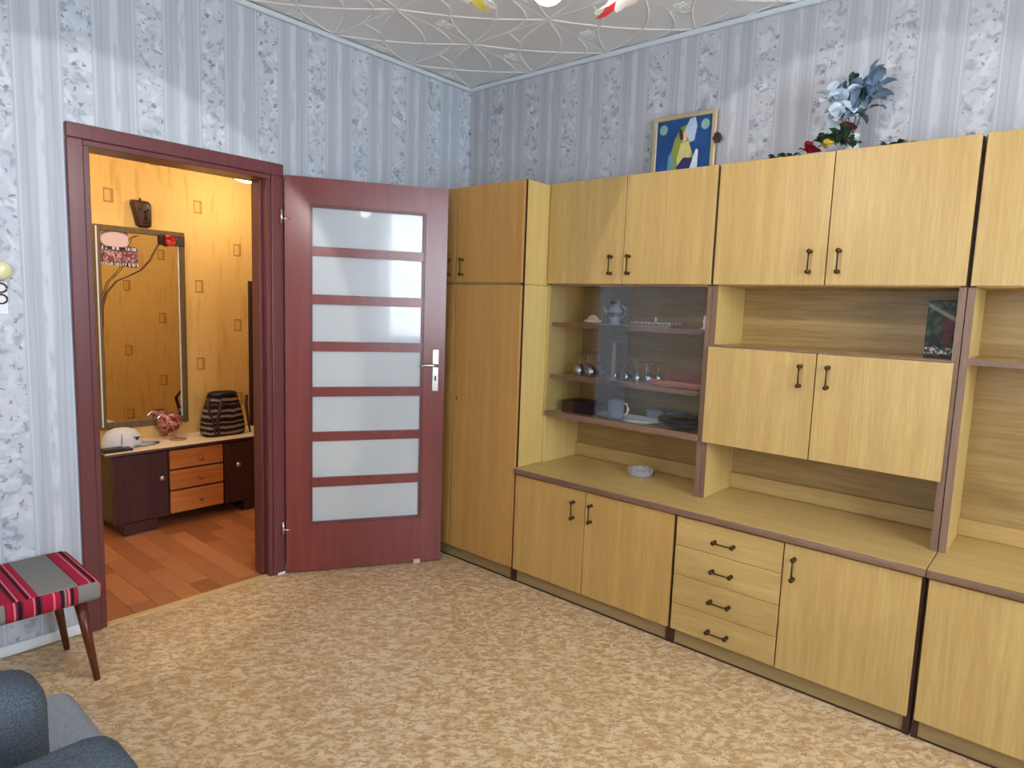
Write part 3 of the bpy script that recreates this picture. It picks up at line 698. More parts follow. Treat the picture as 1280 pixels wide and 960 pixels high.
def flat(name, pts, c, lift, par=pr):
    """flat printed shape; pts in (u to the right 0..1, v up 0..1) of the print"""
    W_ = (pw[1] - pw[0] - 2 * fw); Hh = (pz[1] - pz[0] - 2 * fw)
    mm = MB(); mm.prism([(-.0342 - lift, pw[1] - fw - u_ * W_, pz[0] + fw + v_ * Hh) for u_, v_ in pts], (1, 0, 0), .0003)
    mm.build(name, plain('print_%d_%d_%d' % c, c, .35, var=.15, scale=90), par)
def ell(cx_, cy_, rx, ry, n=18, rot=0): return [(cx_ + rx * math.cos(2 * PI * i / n) * math.cos(rot) - ry * math.sin(2 * PI * i / n) * math.sin(rot), cy_ + rx * math.cos(2 * PI * i / n) * math.sin(rot) + ry * math.sin(2 * PI * i / n) * math.cos(rot)) for i in range(n)]
flat('medallion', ell(.12, .86, .075, .085), (126, 168, 150), 0); flat('medallion', ell(.88, .86, .075, .085), (126, 168, 150), 0)
flat('mantle', [(.30, .05), (.28, .45), (.34, .68), (.44, .86), (.56, .90), (.66, .80), (.60, .55), (.72, .35), (.66, .05)], (128, 140, 60), .0004)
flat('wing', [(.60, .98), (.52, .80), (.62, .60), (.70, .62), (.74, .85), (.70, 1.0)], (176, 190, 206), .0008)
flat('wing', [(.22, .05), (.24, .40), (.30, .50), (.34, .2), (.36, .05)], (96, 140, 160), .0008)
flat('robe', [(.42, .10), (.40, .35), (.46, .60), (.60, .62), (.66, .45), (.60, .22), (.52, .10)], (196, 184, 112), .0012)
flat('drape', [(.42, .04), (.40, .22), (.52, .36), (.68, .34), (.72, .18), (.66, .04)], (44, 40, 92), .0016)
flat('drape', [(.60, .04), (.66, .22), (.74, .48), (.78, .46), (.78, .1), (.74, .04)], (206, 212, 226), .0020)
flat('face', ell(.52, .70, .055, .085), (214, 170, 142), .0020); flat('hair', ell(.46, .74, .035, .10, rot=.2), (60, 36, 28), .0024)
# small dark clip flower at the right of the frame
m = MB()
for i in range(6):
    a = i * PI / 3; m.ball((-.05, -1.675 + .014 * math.cos(a), 2.245 + .014 * math.sin(a)), .0095, (1, 1, 1.2), u=8, v=6)
m.tube([(-.05, -1.675, 2.245), (-.045, -1.668, 2.275)], .003); m.build('ornament', m_dark, pt, label='small dark ornament on the right frame bar')
# easel foot strut
B('strut', m_dark, pt, -.022, -.016, -1.52, -1.47, 2.054, 2.25)

# flower arrangement
def leafmesh(Ln, wd, shape=((0, .1), (.3, .8), (.6, 1), (.85, .6), (1, .05))):
    mm = MB(); b = bmesh.new(); rows = []
    for i, (f, w_) in enumerate(shape):
        z_ = .25 * Ln * math.sin(f * PI * .8); rows.append([b.verts.new((-w_ * wd / 2, f * Ln, z_ + .08 * Ln * w_)), b.verts.new((0, f * Ln, z_)), b.verts.new((w_ * wd / 2, f * Ln, z_ + .08 * Ln * w_))])
    for A, C in zip(rows[:-1], rows[1:]):
        for k_ in range(2): b.faces.new((A[k_], A[k_ + 1], C[k_ + 1], C[k_]))
    mm.join(b, 0, True); return mm
m_lfg = plain('dark_leaf', (44, 66, 44), .5, var=.4, scale=30); m_lfb = plain('blue_grey_leaf', (96, 118, 140), .5, var=.3, scale=30)
m_lfw = plain('frosted_white_petal', (208, 222, 232), .5, var=.08); m_red = plain('red_petal', (140, 24, 34), .5, var=.25); m_yel = plain('yellow_petal', (206, 180, 70), .5, var=.2)
def scatter(root, name, mat, pos, Ln, wd, n, spread, up_=.3, seed=1, jitter=.01):
    rr = random.Random(seed); src = leafmesh(Ln, wd); me = None
    for i in range(n):
        if me is None:
            me = bpy.data.meshes.new(name); src.bm.to_mesh(me); src.bm.free(); me.materials.append(mat)
        o = bpy.data.objects.new(name, me); COL.objects.link(o); o.parent = root
        w_ = Vector(root['_w']); a = 2 * PI * i / n + rr.uniform(-.3, .3); el = rr.uniform(up_ - spread, up_ + spread)
        o.location = Vector(pos) - w_ + Vector([rr.uniform(-jitter, jitter) for _ in range(3)])
        o.rotation_euler = (el, rr.uniform(-.4, .4), a)
fa = thing('flower_arrangement', (-.15, -2.275, 2.052), 'tall artificial arrangement of frosted white and blue flowers in a white vase', 'flowers')
m = MB(); m.lathe((-.15, -2.285, 2.052), [(0, 0), (.032, 0), (.038, .02), (.028, .05), (.018, .075), (.028, .10), (.025, .10), (.014, .075), (0, .07)], 16); m.build('vase', m_china, fa)
m = MB()
for i in range(7):
    a = i * .9; m.tube([(-.15, -2.28, 2.14), (-.15 + .02 * math.cos(a), -2.28 + .03 * math.sin(a), 2.22), (-.15 + .04 * math.cos(a), -2.29 + .07 * math.sin(a), 2.31)], .002, 5)
m.build('stem', m_lfg, fa)
scatter(fa, 'petal', m_lfw, (-.17, -2.235, 2.275), .08, .055, 22, .9, .3, 2, .03); scatter(fa, 'petal', m_lfw, (-.18, -2.25, 2.215), .07, .05, 18, .8, .1, 3, .024)
scatter(fa, 'leaf', m_lfb, (-.15, -2.33, 2.30), .085, .04, 22, .8, .5, 4, .035); scatter(fa, 'leaf', m_lfb, (-.15, -2.31, 2.25), .08, .04, 16, .8, .1, 5, .03)
scatter(fa, 'leaf', m_lfg, (-.15, -2.27, 2.33), .06, .025, 10, .6, .7, 6, .02); scatter(fa, 'petal', m_red, (-.185, -2.272, 2.165), .036, .03, 12, .6, .4, 7, .008)
scatter(fa, 'leaf', m_lfw, (-.14, -2.36, 2.33), .06, .02, 10, .6, .6, 8, .02)
ga = thing('garland', (-.17, -2.2, 2.052), 'artificial garland with red bloom and green leaves at the foot of the white flowers', 'flowers', 'greenery lying on the top cabinet')
m = MB(); m.tube([(-.2, -2.12, 2.062), (-.2, -2.18, 2.07), (-.21, -2.26, 2.075), (-.2, -2.32, 2.062)], .004, 6); m.build('stem', m_lfg, ga)
scatter(ga, 'petal', m_red, (-.21, -2.15, 2.10), .042, .036, 14, .6, .5, 9, .014); scatter(ga, 'leaf', m_lfg, (-.20, -2.20, 2.12), .055, .03, 16, .5, .6, 10, .014)
scatter(ga, 'petal', m_yel, (-.22, -2.21, 2.10), .03, .026, 8, .4, .4, 11, .008); scatter(ga, 'leaf', m_lfg, (-.21, -2.265, 2.115), .06, .03, 20, .5, .6, 12, .02)
scatter(ga, 'leaf', m_lfg, (-.21, -2.305, 2.10), .04, .02, 8, .5, .3, 13, .012)
for (y_, lb, sd) in ((-2.03, 'flat dark green sprig lying left of the flower arrangement', 20), (-2.45, 'flat dark green sprig lying right of the flower arrangement', 21)):
    r = thing('green_sprig', (-.17, y_, 2.052), lb, 'sprig', 'greenery lying on the top cabinet')
    m = MB(); m.tube([(-.17, y_ + .05, 2.056), (-.17, y_, 2.066), (-.17, y_ - .05, 2.058)], .0035, 6); m.build('stem', m_lfg, r)
    for q, dy in enumerate((-.035, 0, .035)): scatter(r, 'leaf', m_lfg, (-.17, y_ + dy, 2.078), .042, .02, 7, .25, .32, sd + q * 5, .008)

# ================================================================== wall card and knob left of the doorway
sw = thing('wall_sign', (-2.445, -.006, 1.36), 'small white card with dark curls at the left edge of the photo', 'wall card')
B('card', m_white, sw, -2.50, -2.415, -.007, 0, 1.335, 1.455, bev=.002)
for z_ in (1.433, 1.392):
    m = MB(); m.tube([(-2.437 + .019 * math.cos(a), -.009, z_ + .017 * math.sin(a)) for a in [(-2.2 + i * .45) for i in range(10)]], .0035, 6); m.build('curl', m_dark, sw)
kn = thing('round_ornament', (-2.44, -.02, 1.50), 'round pale yellow ornament on the wallpaper above the white card', 'ornament')
m = MB(); m.ball((-2.437, -.034, 1.497), .032, (1, .8, 1.1)); m.build('ball', plain('cream_lacquer', (222, 218, 170), .25), kn)
m = MB(); m.rod((-2.437, -.014, 1.497), (-2.437, 0, 1.497), .016); m.build('base', m_white, kn)

# ================================================================== chandelier
chx, chy = -1.85, -2.08
ch = thing('chandelier', (chx, chy, H), 'flower-shaped ceiling lamp with red, white and yellow petals', 'lamp')
m = MB(); m.lathe((chx, chy, H - .045), [(0, 0), (.02, 0), (.055, .03), (.06, .0445), (0, .0445)], 20); m.build('ceiling_rose', m_white, ch)
m = MB(); m.rod((chx, chy, 2.26), (chx, chy, H - .04), .008); m.ball((chx, chy, 2.27), .035); m.build('stem', m_white, ch)
m_pw = plain('white_enamel_petal', (236, 232, 226), .25, .5, var=.03); m_prd = plain('red_enamel_petal', (206, 30, 56), .25, .5, var=.05); m_pye = plain('yellow_enamel_petal', (226, 214, 90), .25, .5, var=.05)
m_bulb = emis('bulb_glow', (255, 250, 255), 8)
def petal(c, axis, roll, tilt, Ln, wd, mat):
    mm = leafmesh(Ln, wd, ((0, .3), (.2, .75), (.45, 1), (.7, 1), (.88, .85), (.97, .5), (1, .25))); A = Vector(axis).to_track_quat('Z', 'Y').to_matrix().to_4x4()
    X = Matrix.Translation(Vector(c)) @ A @ Matrix.Rotation(roll, 4, 'Z') @ Matrix.Rotation(tilt, 4, 'X')
    for v in mm.bm.verts: v.co = X @ v.co
    mm.build('petal', mat, ch)
heads = [(115, m_pye), (-27, m_prd), (225, m_pw)]
for ang, mt in heads:
    a = math.radians(ang); e = Vector((chx + .165 * math.cos(a), chy + .165 * math.sin(a), 2.222))
    m = MB(); m.tube([(chx, chy, 2.27), (chx + .08 * math.cos(a), chy + .08 * math.sin(a), 2.30), (e.x, e.y, 2.25), (e.x, e.y, 2.222)], .006); m.build('arm', m_white, ch)
    ax = Vector((.5 * math.cos(a), .5 * math.sin(a), -1)).normalized()
    m = MB(); m.rod(e, e + ax * .03, .014); m.build('socket', m_white, ch)
    m = MB(); m.ball(e + ax * .052, .024); m.build('bulb', m_bulb, ch)
    for i in range(6): petal(e + ax * .012, ax, i * PI / 3, .5, .115, .060, mt if i % 2 == 0 else m_pw)
m = MB(); m.rod((chx, chy, 2.235), (chx, chy, 2.19), .014); m.build('socket', m_white, ch)
m = MB(); m.ball((chx + .005, chy + .005, 2.142), .042); m.build('bulb', m_bulb, ch)
def spot(name, loc, aim, deg, power, blend=.06, r=.012, col=(1, .93, .9)):
    d = bpy.data.lights.new(name, 'SPOT'); d.energy = power; d.spot_size = math.radians(deg); d.spot_blend = blend; d.shadow_soft_size = r; d.color = col
    o = bpy.data.objects.new(name, d); COL.objects.link(o); o.location = loc
    o.rotation_euler = Vector(aim).to_track_quat('-Z', 'Y').to_euler(); return o
spot('lamp_light_back', (-2.0, -1.75, 2.12), (-.08, 1, -.49), 70, 26, .10)
spot('lamp_light_right', (-1.62, -2.05, 2.12), (1, -.10, -.40), 75, 17, .06)

# ================================================================== stool
st = thing('stool', (-2.46, -.25, 0), 'small upholstered stool with red and grey striped cover and tapered legs', 'stool')
SX0, SX1, SY0, SY1, SZ0, SZ1 = -2.70, -2.272, -.465, -.035, .322, .397
k = M('striped_stool_fabric', .85, .2); x, y, z = k.xyz()
def stripes(u, bands, basec):
    c = L(basec)
    for a, b_, cc in bands:
        inn = k.math('MULTIPLY', k.math('GREATER_THAN', u, a), k.math('LESS_THAN', u, b_)); c = k.mix(inn, c, L(cc))
    return c
GR, RD, PK, BL, WN = (126, 124, 118), (162, 28, 56), (226, 104, 118), (34, 20, 26), (118, 30, 52)
def rset(o):      # crimson set ~.17 wide starting at o
    return [(o, o + .165, WN), (o + .006, o + .03, RD), (o + .033, o + .039, PK), (o + .045, o + .053, BL), (o + .056, o + .061, PK), (o + .066, o + .088, RD), (o + .094, o + .101, BL), (o + .104, o + .109, PK), (o + .113, o + .128, RD), (o + .131, o + .138, BL), (o + .142, o + .147, PK), (o + .150, o + .165, RD)]
topb = rset(-2.635) + rset(-2.352)
frb = [(-2.565, -2.355, WN), (-2.56, -2.545, RD), (-2.542, -2.536, PK), (-2.53, -2.518, BL), (-2.512, -2.49, RD), (-2.487, -2.482, PK), (-2.478, -2.466, BL), (-2.46, -2.432, RD), (-2.43, -2.424, PK), (-2.422, -2.41, RD), (-2.407, -2.399, BL), (-2.396, -2.39, GR), (-2.386, -2.38, PK), (-2.377, -2.369, BL), (-2.366, -2.357, RD)]
ct = stripes(x, topb, GR); cf = stripes(x, frb, GR)
ysd = stripes(y, rset(-.43) + rset(-.22), GR)
isf = k.math('LESS_THAN', y, SY0 + .012); issd = k.math('GREATER_THAN', x, SX1 - .012)
c = k.mix(isf, ct, cf); c = k.mix(issd, c, L(RD))
k.col(c); k.bump(k.noise(k.vec, 500, 2), .3, .001)
m = MB(); b = bmesh.new(); n = 10                     # pillowy cushion
m.box(SX0, SX1, SY0, SY1, SZ0, SZ1, bev=.026, seg=4)
for v in m.bm.verts:
    if v.co.z > SZ1 - .03:
        fx = 1 - ((v.co.x - (SX0 + SX1) / 2) / .22) ** 2; fy = 1 - ((v.co.y - (SY0 + SY1) / 2) / .22) ** 2
        v.co.z += .0 * max(0, fx * fy)
m.build('seat', k.m, st)
B('seat_frame', m_dark, st, SX0 + .07, SX1 - .07, SY0 + .07, SY1 - .07, SZ0 - .012, SZ0 + .002)
m_leg = wood('stool_leg_wood', (70, 30, 18), (112, 54, 32), 'z', rough=.25, fine=80)
for (a, b_) in ((-2.335, -.40), (-2.345, -.11), (-2.63, -.40), (-2.63, -.11)):
    sx = 1 if a > -2.5 else -1; sy = -1 if b_ < -.25 else 1
    m = MB(); m.rod((a, b_, SZ0 - .005), (a + sx * .042, b_ + sy * .015, 0), .020, .0105, 14); m.build('leg', m_leg, st)

# ================================================================== armchair (bottom left corner)
ac = thing('armchair', (-2.95, -1.55, 0), 'blue-grey fabric armchair in the bottom left corner', 'armchair')
def fabric(name, c, var=.25):
    k = M(name, .9, .15); k.xyz(); n1 = k.noise(k.vec, 260, 3, .7); 
    k.col(k.mix(k.step(n1, .3, .7), L(tuple(v * (1 - var) for v in c)), L(tuple(min(255, v * (1 + var * .5)) for v in c)))); k.bump(n1, .4, .001); return k.m
m_fab = fabric('blue_grey_weave', (82, 90, 99)); m_seat = fabric('daylit_grey_weave', (150, 154, 160), .12)  # seat grey lightened: daylight on its top is painted in
m = MB(); m.box(-3.33, -2.572, -1.75, -1.17, .16, .428, bev=.04, seg=4); m.build('seat', m_seat, ac, label='seat cushion in grey lightened for daylight')
m = MB(); m.box(-3.33, -2.655, -1.93, -1.752, .12, .648, bev=.055, seg=5); m.build('armrest', m_fab, ac)
m = MB(); m.box(-3.20, -2.702, -1.57, -1.40, .42, .655, bev=.06, seg=5); m.build('cushion', m_fab, ac)
m = MB(); m.box(-3.52, -3.33, -1.93, -1.17, .12, .85, bev=.07, seg=5); m.build('backrest', m_fab, ac)
for (a, b_) in ((-2.75, -1.85), (-2.75, -1.28), (-3.4, -1.85), (-3.4, -1.28)):
    m = MB(); m.rod((a, b_, .17), (a, b_, 0), .022, .014, 12); m.build('leg', m_leg, ac)

# ================================================================== the hall beyond the doorway
HW = 1.45
hf = thing('floor_hall', (-1.2, .7, 0), 'reddish laminate plank floor of the hall', 'floor', kind=ST)
B('subfloor', m_dark, hf, -3.2, .9, .0, 1.6, -.06, -.010)
k = M('laminate_plank', .3, .5); x, y, z = k.xyz()
n1 = k.noise(k.comb(x, k.math('MULTIPLY', y, .07), k.math('MULTIPLY', k.rnd(), 20.0)), 70, 3, .6)
c = k.mix(n1, L((182, 112, 68)), L((214, 150, 100))); c = k.mix(k.math('MULTIPLY', k.rnd(), .75), c, L((142, 80, 48))); k.col(c); m_plank = k.m
m = MB(); m.box(0, .0985, 0, .4385, -.010, 0, bev=.0012); pl0 = None; rr = random.Random(4)
for i in range(34):
    x_ = -2.9 + i * .10; off = (i * .163) % .44; 
    for j in range(-1, 4):
        y_ = off + j * .44; ya, yb = max(.0, y_), min(y_ + .44, 1.44)
        if yb - ya < .06 or x_ > .4: continue
        if abs(yb - ya - .44) < 1e-6:
            if pl0 is None:
                pl0 = m.build('plank', m_plank, hf); m = None; base_w = Vector(hf['_w']); pl0.location = (x_, ya, 0)
                for v in pl0.data.vertices: v.co += base_w
                pl0.location = Vector((x_, ya, 0)) - base_w
            else:
                c_ = pl0.copy(); COL.objects.link(c_); c_.location = Vector((x_, ya, 0)) - base_w
        else: B('plank', m_plank, hf, x_, x_ + .0985, ya, yb - .0015, -.010, 0, bev=.0012)
B('wall_hall_back', m_hall, None, -3.2, .9, HW, HW + .1, 0, 2.6); tag(bpy.data.objects['wall_hall_back'], 'yellow hall wall with small rectangle motifs, seen through the doorway', 'wall', kind=ST)
B('wall_hall_right', m_hall, None, .8, .9, WT, HW, 0, 2.6); tag(bpy.data.objects['wall_hall_right'], 'yellow end wall of the hall on the right', 'wall', kind=ST)
B('wall_hall_left', m_hall, None, -3.2, -3.1, WT, HW, 0, 2.6); tag(bpy.data.objects['wall_hall_left'], 'yellow end wall of the hall on the left', 'wall', kind=ST)
B('ceiling_hall', m_white, None, -3.2, .9, WT, HW, 2.6, 2.66); tag(bpy.data.objects['ceiling_hall'], 'white ceiling of the hall', 'ceiling', kind=ST)
# hall lamp
lx, ly = -.93, 1.02
hl = thing('pendant_lamp', (lx, ly, 2.6), 'shallow glowing pendant lamp in the hall, just below the door head', 'lamp')
m = MB(); m.lathe((lx, ly, 2.575), [(0, 0), (.04, .005), (.05, .025), (0, .025)], 16); m.build('ceiling_rose', m_white, hl)
m = MB(); m.rod((lx, ly, 2.20), (lx, ly, 2.58), .005); m.build('cord', m_white, hl)
m = MB(); m.lathe((lx, ly, 2.148), [(0, 0), (.05, .004), (.085, .016), (.10, .035), (.085, .05), (.03, .062), (0, .064)], 24); m.build('shade', emis('warm_glow', (255, 232, 190), 2.5), hl)
def point(name, loc, power, col, r):
    d = bpy.data.lights.new(name, 'POINT'); d.energy = power; d.color = col; d.shadow_soft_size = r
    o = bpy.data.objects.new(name, d); COL.objects.link(o); o.location = loc
point('hall_lamp_light', (lx, ly, 2.08), 6.5, (1, .82, .58), .07)
point('hall_lamp_light_left', (-2.1, .75, 2.3), 11, (1, .84, .62), .07)
# second hall lamp body over the left light
hl2 = thing('pendant_lamp', (-2.1, .75, 2.6), 'pendant lamp in the hall hidden behind the left door casing', 'lamp')
m = MB(); m.rod((-2.1, .75, 2.42), (-2.1, .75, 2.6), .005); m.build('cord', m_white, hl2)
m = MB(); m.lathe((-2.1, .75, 2.38), [(0, 0), (.06, .004), (.10, .02), (.06, .045), (0, .05)], 20); m.build('shade', emis('warm_glow_left', (255, 226, 170), 3.0), hl2)

# sideboard in the hall
m_dk = wood('dark_walnut', (58, 34, 34), (84, 52, 52), 'z', rough=.35, fine=70)
m_dkg = wood('dark_walnut_side', (44, 34, 26), (62, 50, 38), 'z', rough=.4, fine=70)
m_drw = wood('orange_veneer', (176, 98, 44), (214, 142, 76), 'x', rough=.35, fine=50)
SF, SB = 1.095, 1.446
sb = thing('sideboard', (-1.24, 1.27, 0), 'dark walnut hall sideboard with three orange-brown drawers between two doors', 'sideboard')
B('body', m_dkg, sb, -1.738, -.735, SF + .022, SB, .072, .484, bev=.003)
m = MB(); m.box(-1.785, -.70, SF - .012, SB, .486, .503, bev=.005, seg=2); m.build('top', m_dk, sb)
def sdoor(x0, x1, kx, kz):
    d_ = B('door', m_dk, sb, x0, x1, SF, SF + .021, .076, .482, bev=.003); m_ = MB(); m_.lathe((kx, SF, kz), [(0, 0), (.006, 0), (.006, -.012), (.016, -.018), (.017, -.026), (.008, -.032), (0, -.032)], 14, axis='y')
    m_.build('knob', m_steel, d_)
sdoor(-1.738, -1.436, -1.478, .322); sdoor(-1.083, -.735, -1.0, .330)
for z0, z1, kz in ((.362, .478, .412), (.232, .350, .292), (.082, .220, .150)):
    d_ = B('drawer', m_drw, sb, -1.424, -1.092, SF - .004, SF + .018, z0, z1, bev=.004); m_ = MB(); m_.lathe((-1.243, SF - .004, kz), [(0, 0), (.006, 0), (.006, -.012), (.014, -.018), (.014, -.026), (0, -.03)], 14, axis='y'); m_.build('knob', plain('amber_knob', (150, 100, 60), .3), d_)
for z0 in (.221, .351): B('drawer_rail', m_dk, sb, -1.424, -1.092, SF + .004, SF + .02, z0, z0 + .010)
B('plinth', m_dk, sb, -1.690, -1.500, SF + .004, SB, 0, .072, bev=.003); B('plinth', m_dk, sb, -.95, -.76, SF + .004, SB, 0, .072, bev=.003)
# white runner on the sideboard
m = MB(); m.box(-1.775, -.72, SF - .006, SB - .004, .503, .5065, bev=.001); m.build('table_runner', plain('cream_cloth', (232, 214, 184), .8, var=.05), None, 'cream cloth runner covering the top of the hall sideboard', 'runner')
TZ = .5065
# cap
cp = thing('baseball_cap', (-1.60, 1.25, TZ), 'white cap with small dark badge lying on the cream runner', 'cap')
m_cap = plain('white_cotton', (216, 220, 226), .8, var=.04)
m = MB(); m.lathe((0, 0, 0), [(.088, 0), (.090, .02), (.084, .055), (.064, .085), (.035, .10), (.004, .105), (0, .105)], 24)
for v in m.bm.verts: v.co = Vector((-1.63 + v.co.x * 1.25, 1.27 + v.co.y * .95, TZ + .004 + v.co.z * 1.08))
m.build('crown', m_cap, cp)
m = MB(); b = bmesh.new(); rows = []
for i in range(9):
    a = -1.25 + i * 2.5 / 8
    rows.append([b.verts.new((-1.625 + .095 * math.cos(a), 1.26 + .08 * math.sin(a), TZ + .014)), b.verts.new((-1.625 + .135 * math.cos(a) + .02, 1.26 + .088 * math.sin(a), TZ + .010)), b.verts.new((-1.625 + .16 * math.cos(a) + .05, 1.26 + .085 * math.sin(a), TZ + .004))])
for A, C in zip(rows[:-1], rows[1:]):
    for q in range(2): b.faces.new((A[q], A[q + 1], C[q + 1], C[q]))
bmesh.ops.solidify(b, geom=list(b.faces), thickness=.003); m.join(b, 0, True)
m.build('brim', m_cap, cp)
m = MB(); m.ball((-1.625, 1.26, TZ + .110), .007, u=8, v=6); m.build('button', m_cap, cp)
m = MB(); m.box(-1.590, -1.556, 1.176, 1.180, TZ + .062, TZ + .069); m.box(-1.582, -1.566, 1.173, 1.177, TZ + .050, TZ + .062); m.build('badge', m_dark, cp, label='small dark embroidered badge')
m = MB(); m.tube([(-1.655, 1.185 + .0, TZ + .015), (-1.658, 1.178, TZ + .045), (-1.65, 1.195, TZ + .08), (-1.635, 1.24, TZ + .106)], .0025, 6); m.build('seam', plain('grey_seam', (140, 142, 150), .8), cp)
wl_ = thing('wallet', (-1.70, 1.15, TZ), 'flat black wallet lying in front of the white cap', 'wallet')
B('body', m_black, wl_, -1.775, -1.618, 1.115, 1.185, TZ, TZ + .016, bev=.004); B('flap', m_black, wl_, -1.772, -1.66, 1.117, 1.183, TZ + .016, TZ + .022, bev=.003)
# pink glass vase
va = thing('glass_vase', (-1.315, 1.36, TZ), 'pinkish red globe vase on a short foot below the mirror', 'vase')
k = M('mottled_pink_glass', .12, .7); k.xyz(); c = k.mix(k.step(k.noise(k.vec, 32, 3, .6, 1), .42, .58), L((150, 40, 56)), L((224, 160, 150))); k.col(c); k.b.inputs['Transmission Weight'].default_value = .35
m = MB(); m.lathe((-1.315, 1.36, TZ), [(.03, .04), (.06, .06), (.076, .095), (.072, .13), (.05, .155), (.036, .165), (.034, .163), (.047, .152), (.068, .128), (.072, .095), (.055, .064), (0, .05)], 22)
m.build('globe', k.m, va)
m = MB(); m.lathe((-1.315, 1.36, TZ), [(0, 0), (.045, 0), (.042, .008), (.014, .016), (.012, .03), (.03, .042), (0, .045)], 18); m.build('foot', plain('rose_glass', (214, 150, 130), .2), va)
m = MB(); m.lathe((-1.30, 1.27, TZ), [(0, 0), (.05, 0), (.052, .004), (0, .004)], 20); m.build('coaster', plain('tan_coaster', (178, 146, 112), .7), None, 'tan coaster on the runner in front of the pink vase', 'coaster')
# bag
bg_ = thing('handbag', (-1.01, 1.25, TZ), 'black and grey woven handbag with long dark straps on the runner', 'bag')
k = M('woven_bag', .8, .2); x, y, z = k.xyz()
wv = k.math('ADD', z, k.math('MULTIPLY', k.noise(k.comb(x, y, k.math('MULTIPLY', z, .3)), 14, 2), .03))
f = k.math('FRACT', k.math('DIVIDE', wv, .036)); nn = k.noise(k.vec, 55, 3)
c = k.mix(k.step(k.math('ADD', f, k.math('MULTIPLY', nn, .3)), .5, .7), L((150, 130, 128)), L((34, 24, 28)))
bigf = k.math('FRACT', k.math('DIVIDE', k.math('SUBTRACT', wv, .02), .10)); c = k.mix(k.math('MULTIPLY', k.math('LESS_THAN', bigf, .14), .9), c, L((16, 12, 14)))
k.col(c); k.bump(nn, .5, .003)
m = MB(); b = bmesh.new(); prof = [(0, .128, .072), (.02, .14, .078), (.1, .135, .07), (.19, .115, .062), (.24, .100, .056), (.262, .096, .054)]; rings = []
for z_, rx, ry in prof:
    ring = []
    for i in range(28):
        a = 2 * PI * i / 28; ca, sa_ = math.cos(a), math.sin(a); e = .55
        ring.append(b.verts.new((-1.01 + rx * math.copysign(abs(ca) ** e, ca), 1.265 + ry * math.copysign(abs(sa_) ** e, sa_), TZ + .002 + z_)))
    rings.append(ring)
for A, C in zip(rings[:-1], rings[1:]):
    for i in range(28): b.faces.new((A[i], A[(i + 1) % 28], C[(i + 1) % 28], C[i]))
b.faces.new(list(reversed(rings[0]))); m.join(b, 0, True); m.build('body', k.m, bg_)
m = MB(); m.lathe((0, 0, 0), [(0, -.01), (1.0, -.01), (1.0, .018), (.85, .024), (.75, 0), (0, -.004)], 24)
for v in m.bm.verts: v.co = Vector((-1.01 + v.co.x * .096, 1.265 + v.co.y * .055, TZ + .262 + v.co.z * 1.2))
m.build('opening', m_black, bg_, label='black lining at the open top')
for (xa, xb) in ((-1.145, -1.10), (-1.06, -1.075), (-.885, -.865)):
    m = MB(); m.tube([(xa + .025, 1.225, TZ + .26), (xa + .005, 1.195, TZ + .21), (xb - .01, 1.182, TZ + .10), (xb, 1.172, TZ + .01)], .011, 6, flat=.5); m.build('strap', m_dark, bg_)
# mirror
mi = thing('wall_mirror', (-1.42, HW, .58), 'tall rectangular wall mirror in an olive brown frame above the sideboard', 'mirror')
MX0, MX1, MZ0, MZ1 = -1.688, -1.163, .585, 1.832
m_ol = wood('olive_brown_frame', (96, 80, 50), (124, 106, 72), 'z', rough=.35); fw = .036
for a in ((MX0, MX0 + fw, MZ0, MZ1), (MX1 - fw, MX1, MZ0, MZ1), (MX0 + fw, MX1 - fw, MZ1 - fw, MZ1), (MX0 + fw, MX1 - fw, MZ0, MZ0 + fw * 1.3)):
    B('frame_bar', m_ol, mi, a[0], a[1], HW - .022, HW - .001, a[2], a[3], bev=.004)
mm_ = bpy.data.materials.new('mirror_silver'); mm_.use_nodes = True; b_ = mm_.node_tree.nodes['Principled BSDF']; b_.inputs['Base Color'].default_value = (.86, .86, .82, 1); b_.inputs['Metallic'].default_value = 1; b_.inputs['Roughness'].default_value = .01
MY = HW - .012
B('mirror_glass', mm_, mi, MX0 + fw, MX1 - fw, MY, MY + .004, MZ0 + fw, MZ1 - fw)
B('bevel_edge', m_white, mi, MX1 - fw - .006, MX1 - fw, MY - .003, MY, MZ0 + fw, MZ1 - fw); B('bevel_edge', m_white, mi, MX0 + .008, MX0 + .016, HW - .025, HW - .021, MZ0 + .02, MZ1 - .01)
B('corner_plate', m_dark, mi, -1.322, -1.165, HW - .028, HW - .020, 1.742, 1.806, bev=.002, label='dark plate at the upper right corner')
# poster
k = M('collage_print', .4, .4); x, y, z = k.xyz()
u = k.math('DIVIDE', k.math('ADD', x, 1.657), .21); v = k.math('DIVIDE', k.math('SUBTRACT', z, 1.585), .225)
c = k.mix(k.step(k.noise(k.vec, 50, 4), .4, .62), L((70, 44, 52)), L((150, 108, 112)))
blob = k.math('SUBTRACT', 1.0, k.step(k.math('ADD', k.math('POWER', k.math('DIVIDE', k.math('SUBTRACT', u, .42), .42), 2.0), k.math('POWER', k.math('DIVIDE', k.math('SUBTRACT', v, .72), .22), 2.0)), .7, 1.1))
c = k.mix(blob, c, L((214, 190, 190)))
def bandv(z_, w_): return k.math('SUBTRACT', 1.0, k.step(k.math('ABSOLUTE', k.math('SUBTRACT', v, z_)), w_ * .7, w_))
nn = k.noise(k.comb(k.math('MULTIPLY', x, 1), 0.0, k.math('MULTIPLY', z, .2)), 90, 1)
for z_ in (.50, .08): c = k.mix(bandv(z_, .05), c, k.mix(k.step(nn, .48, .52), L((36, 28, 36)), L((206, 196, 200))))
pan = k.math('MULTIPLY', k.math('MULTIPLY', k.math('GREATER_THAN', u, .12), k.math('LESS_THAN', u, .92)), bandv(.28, .16))
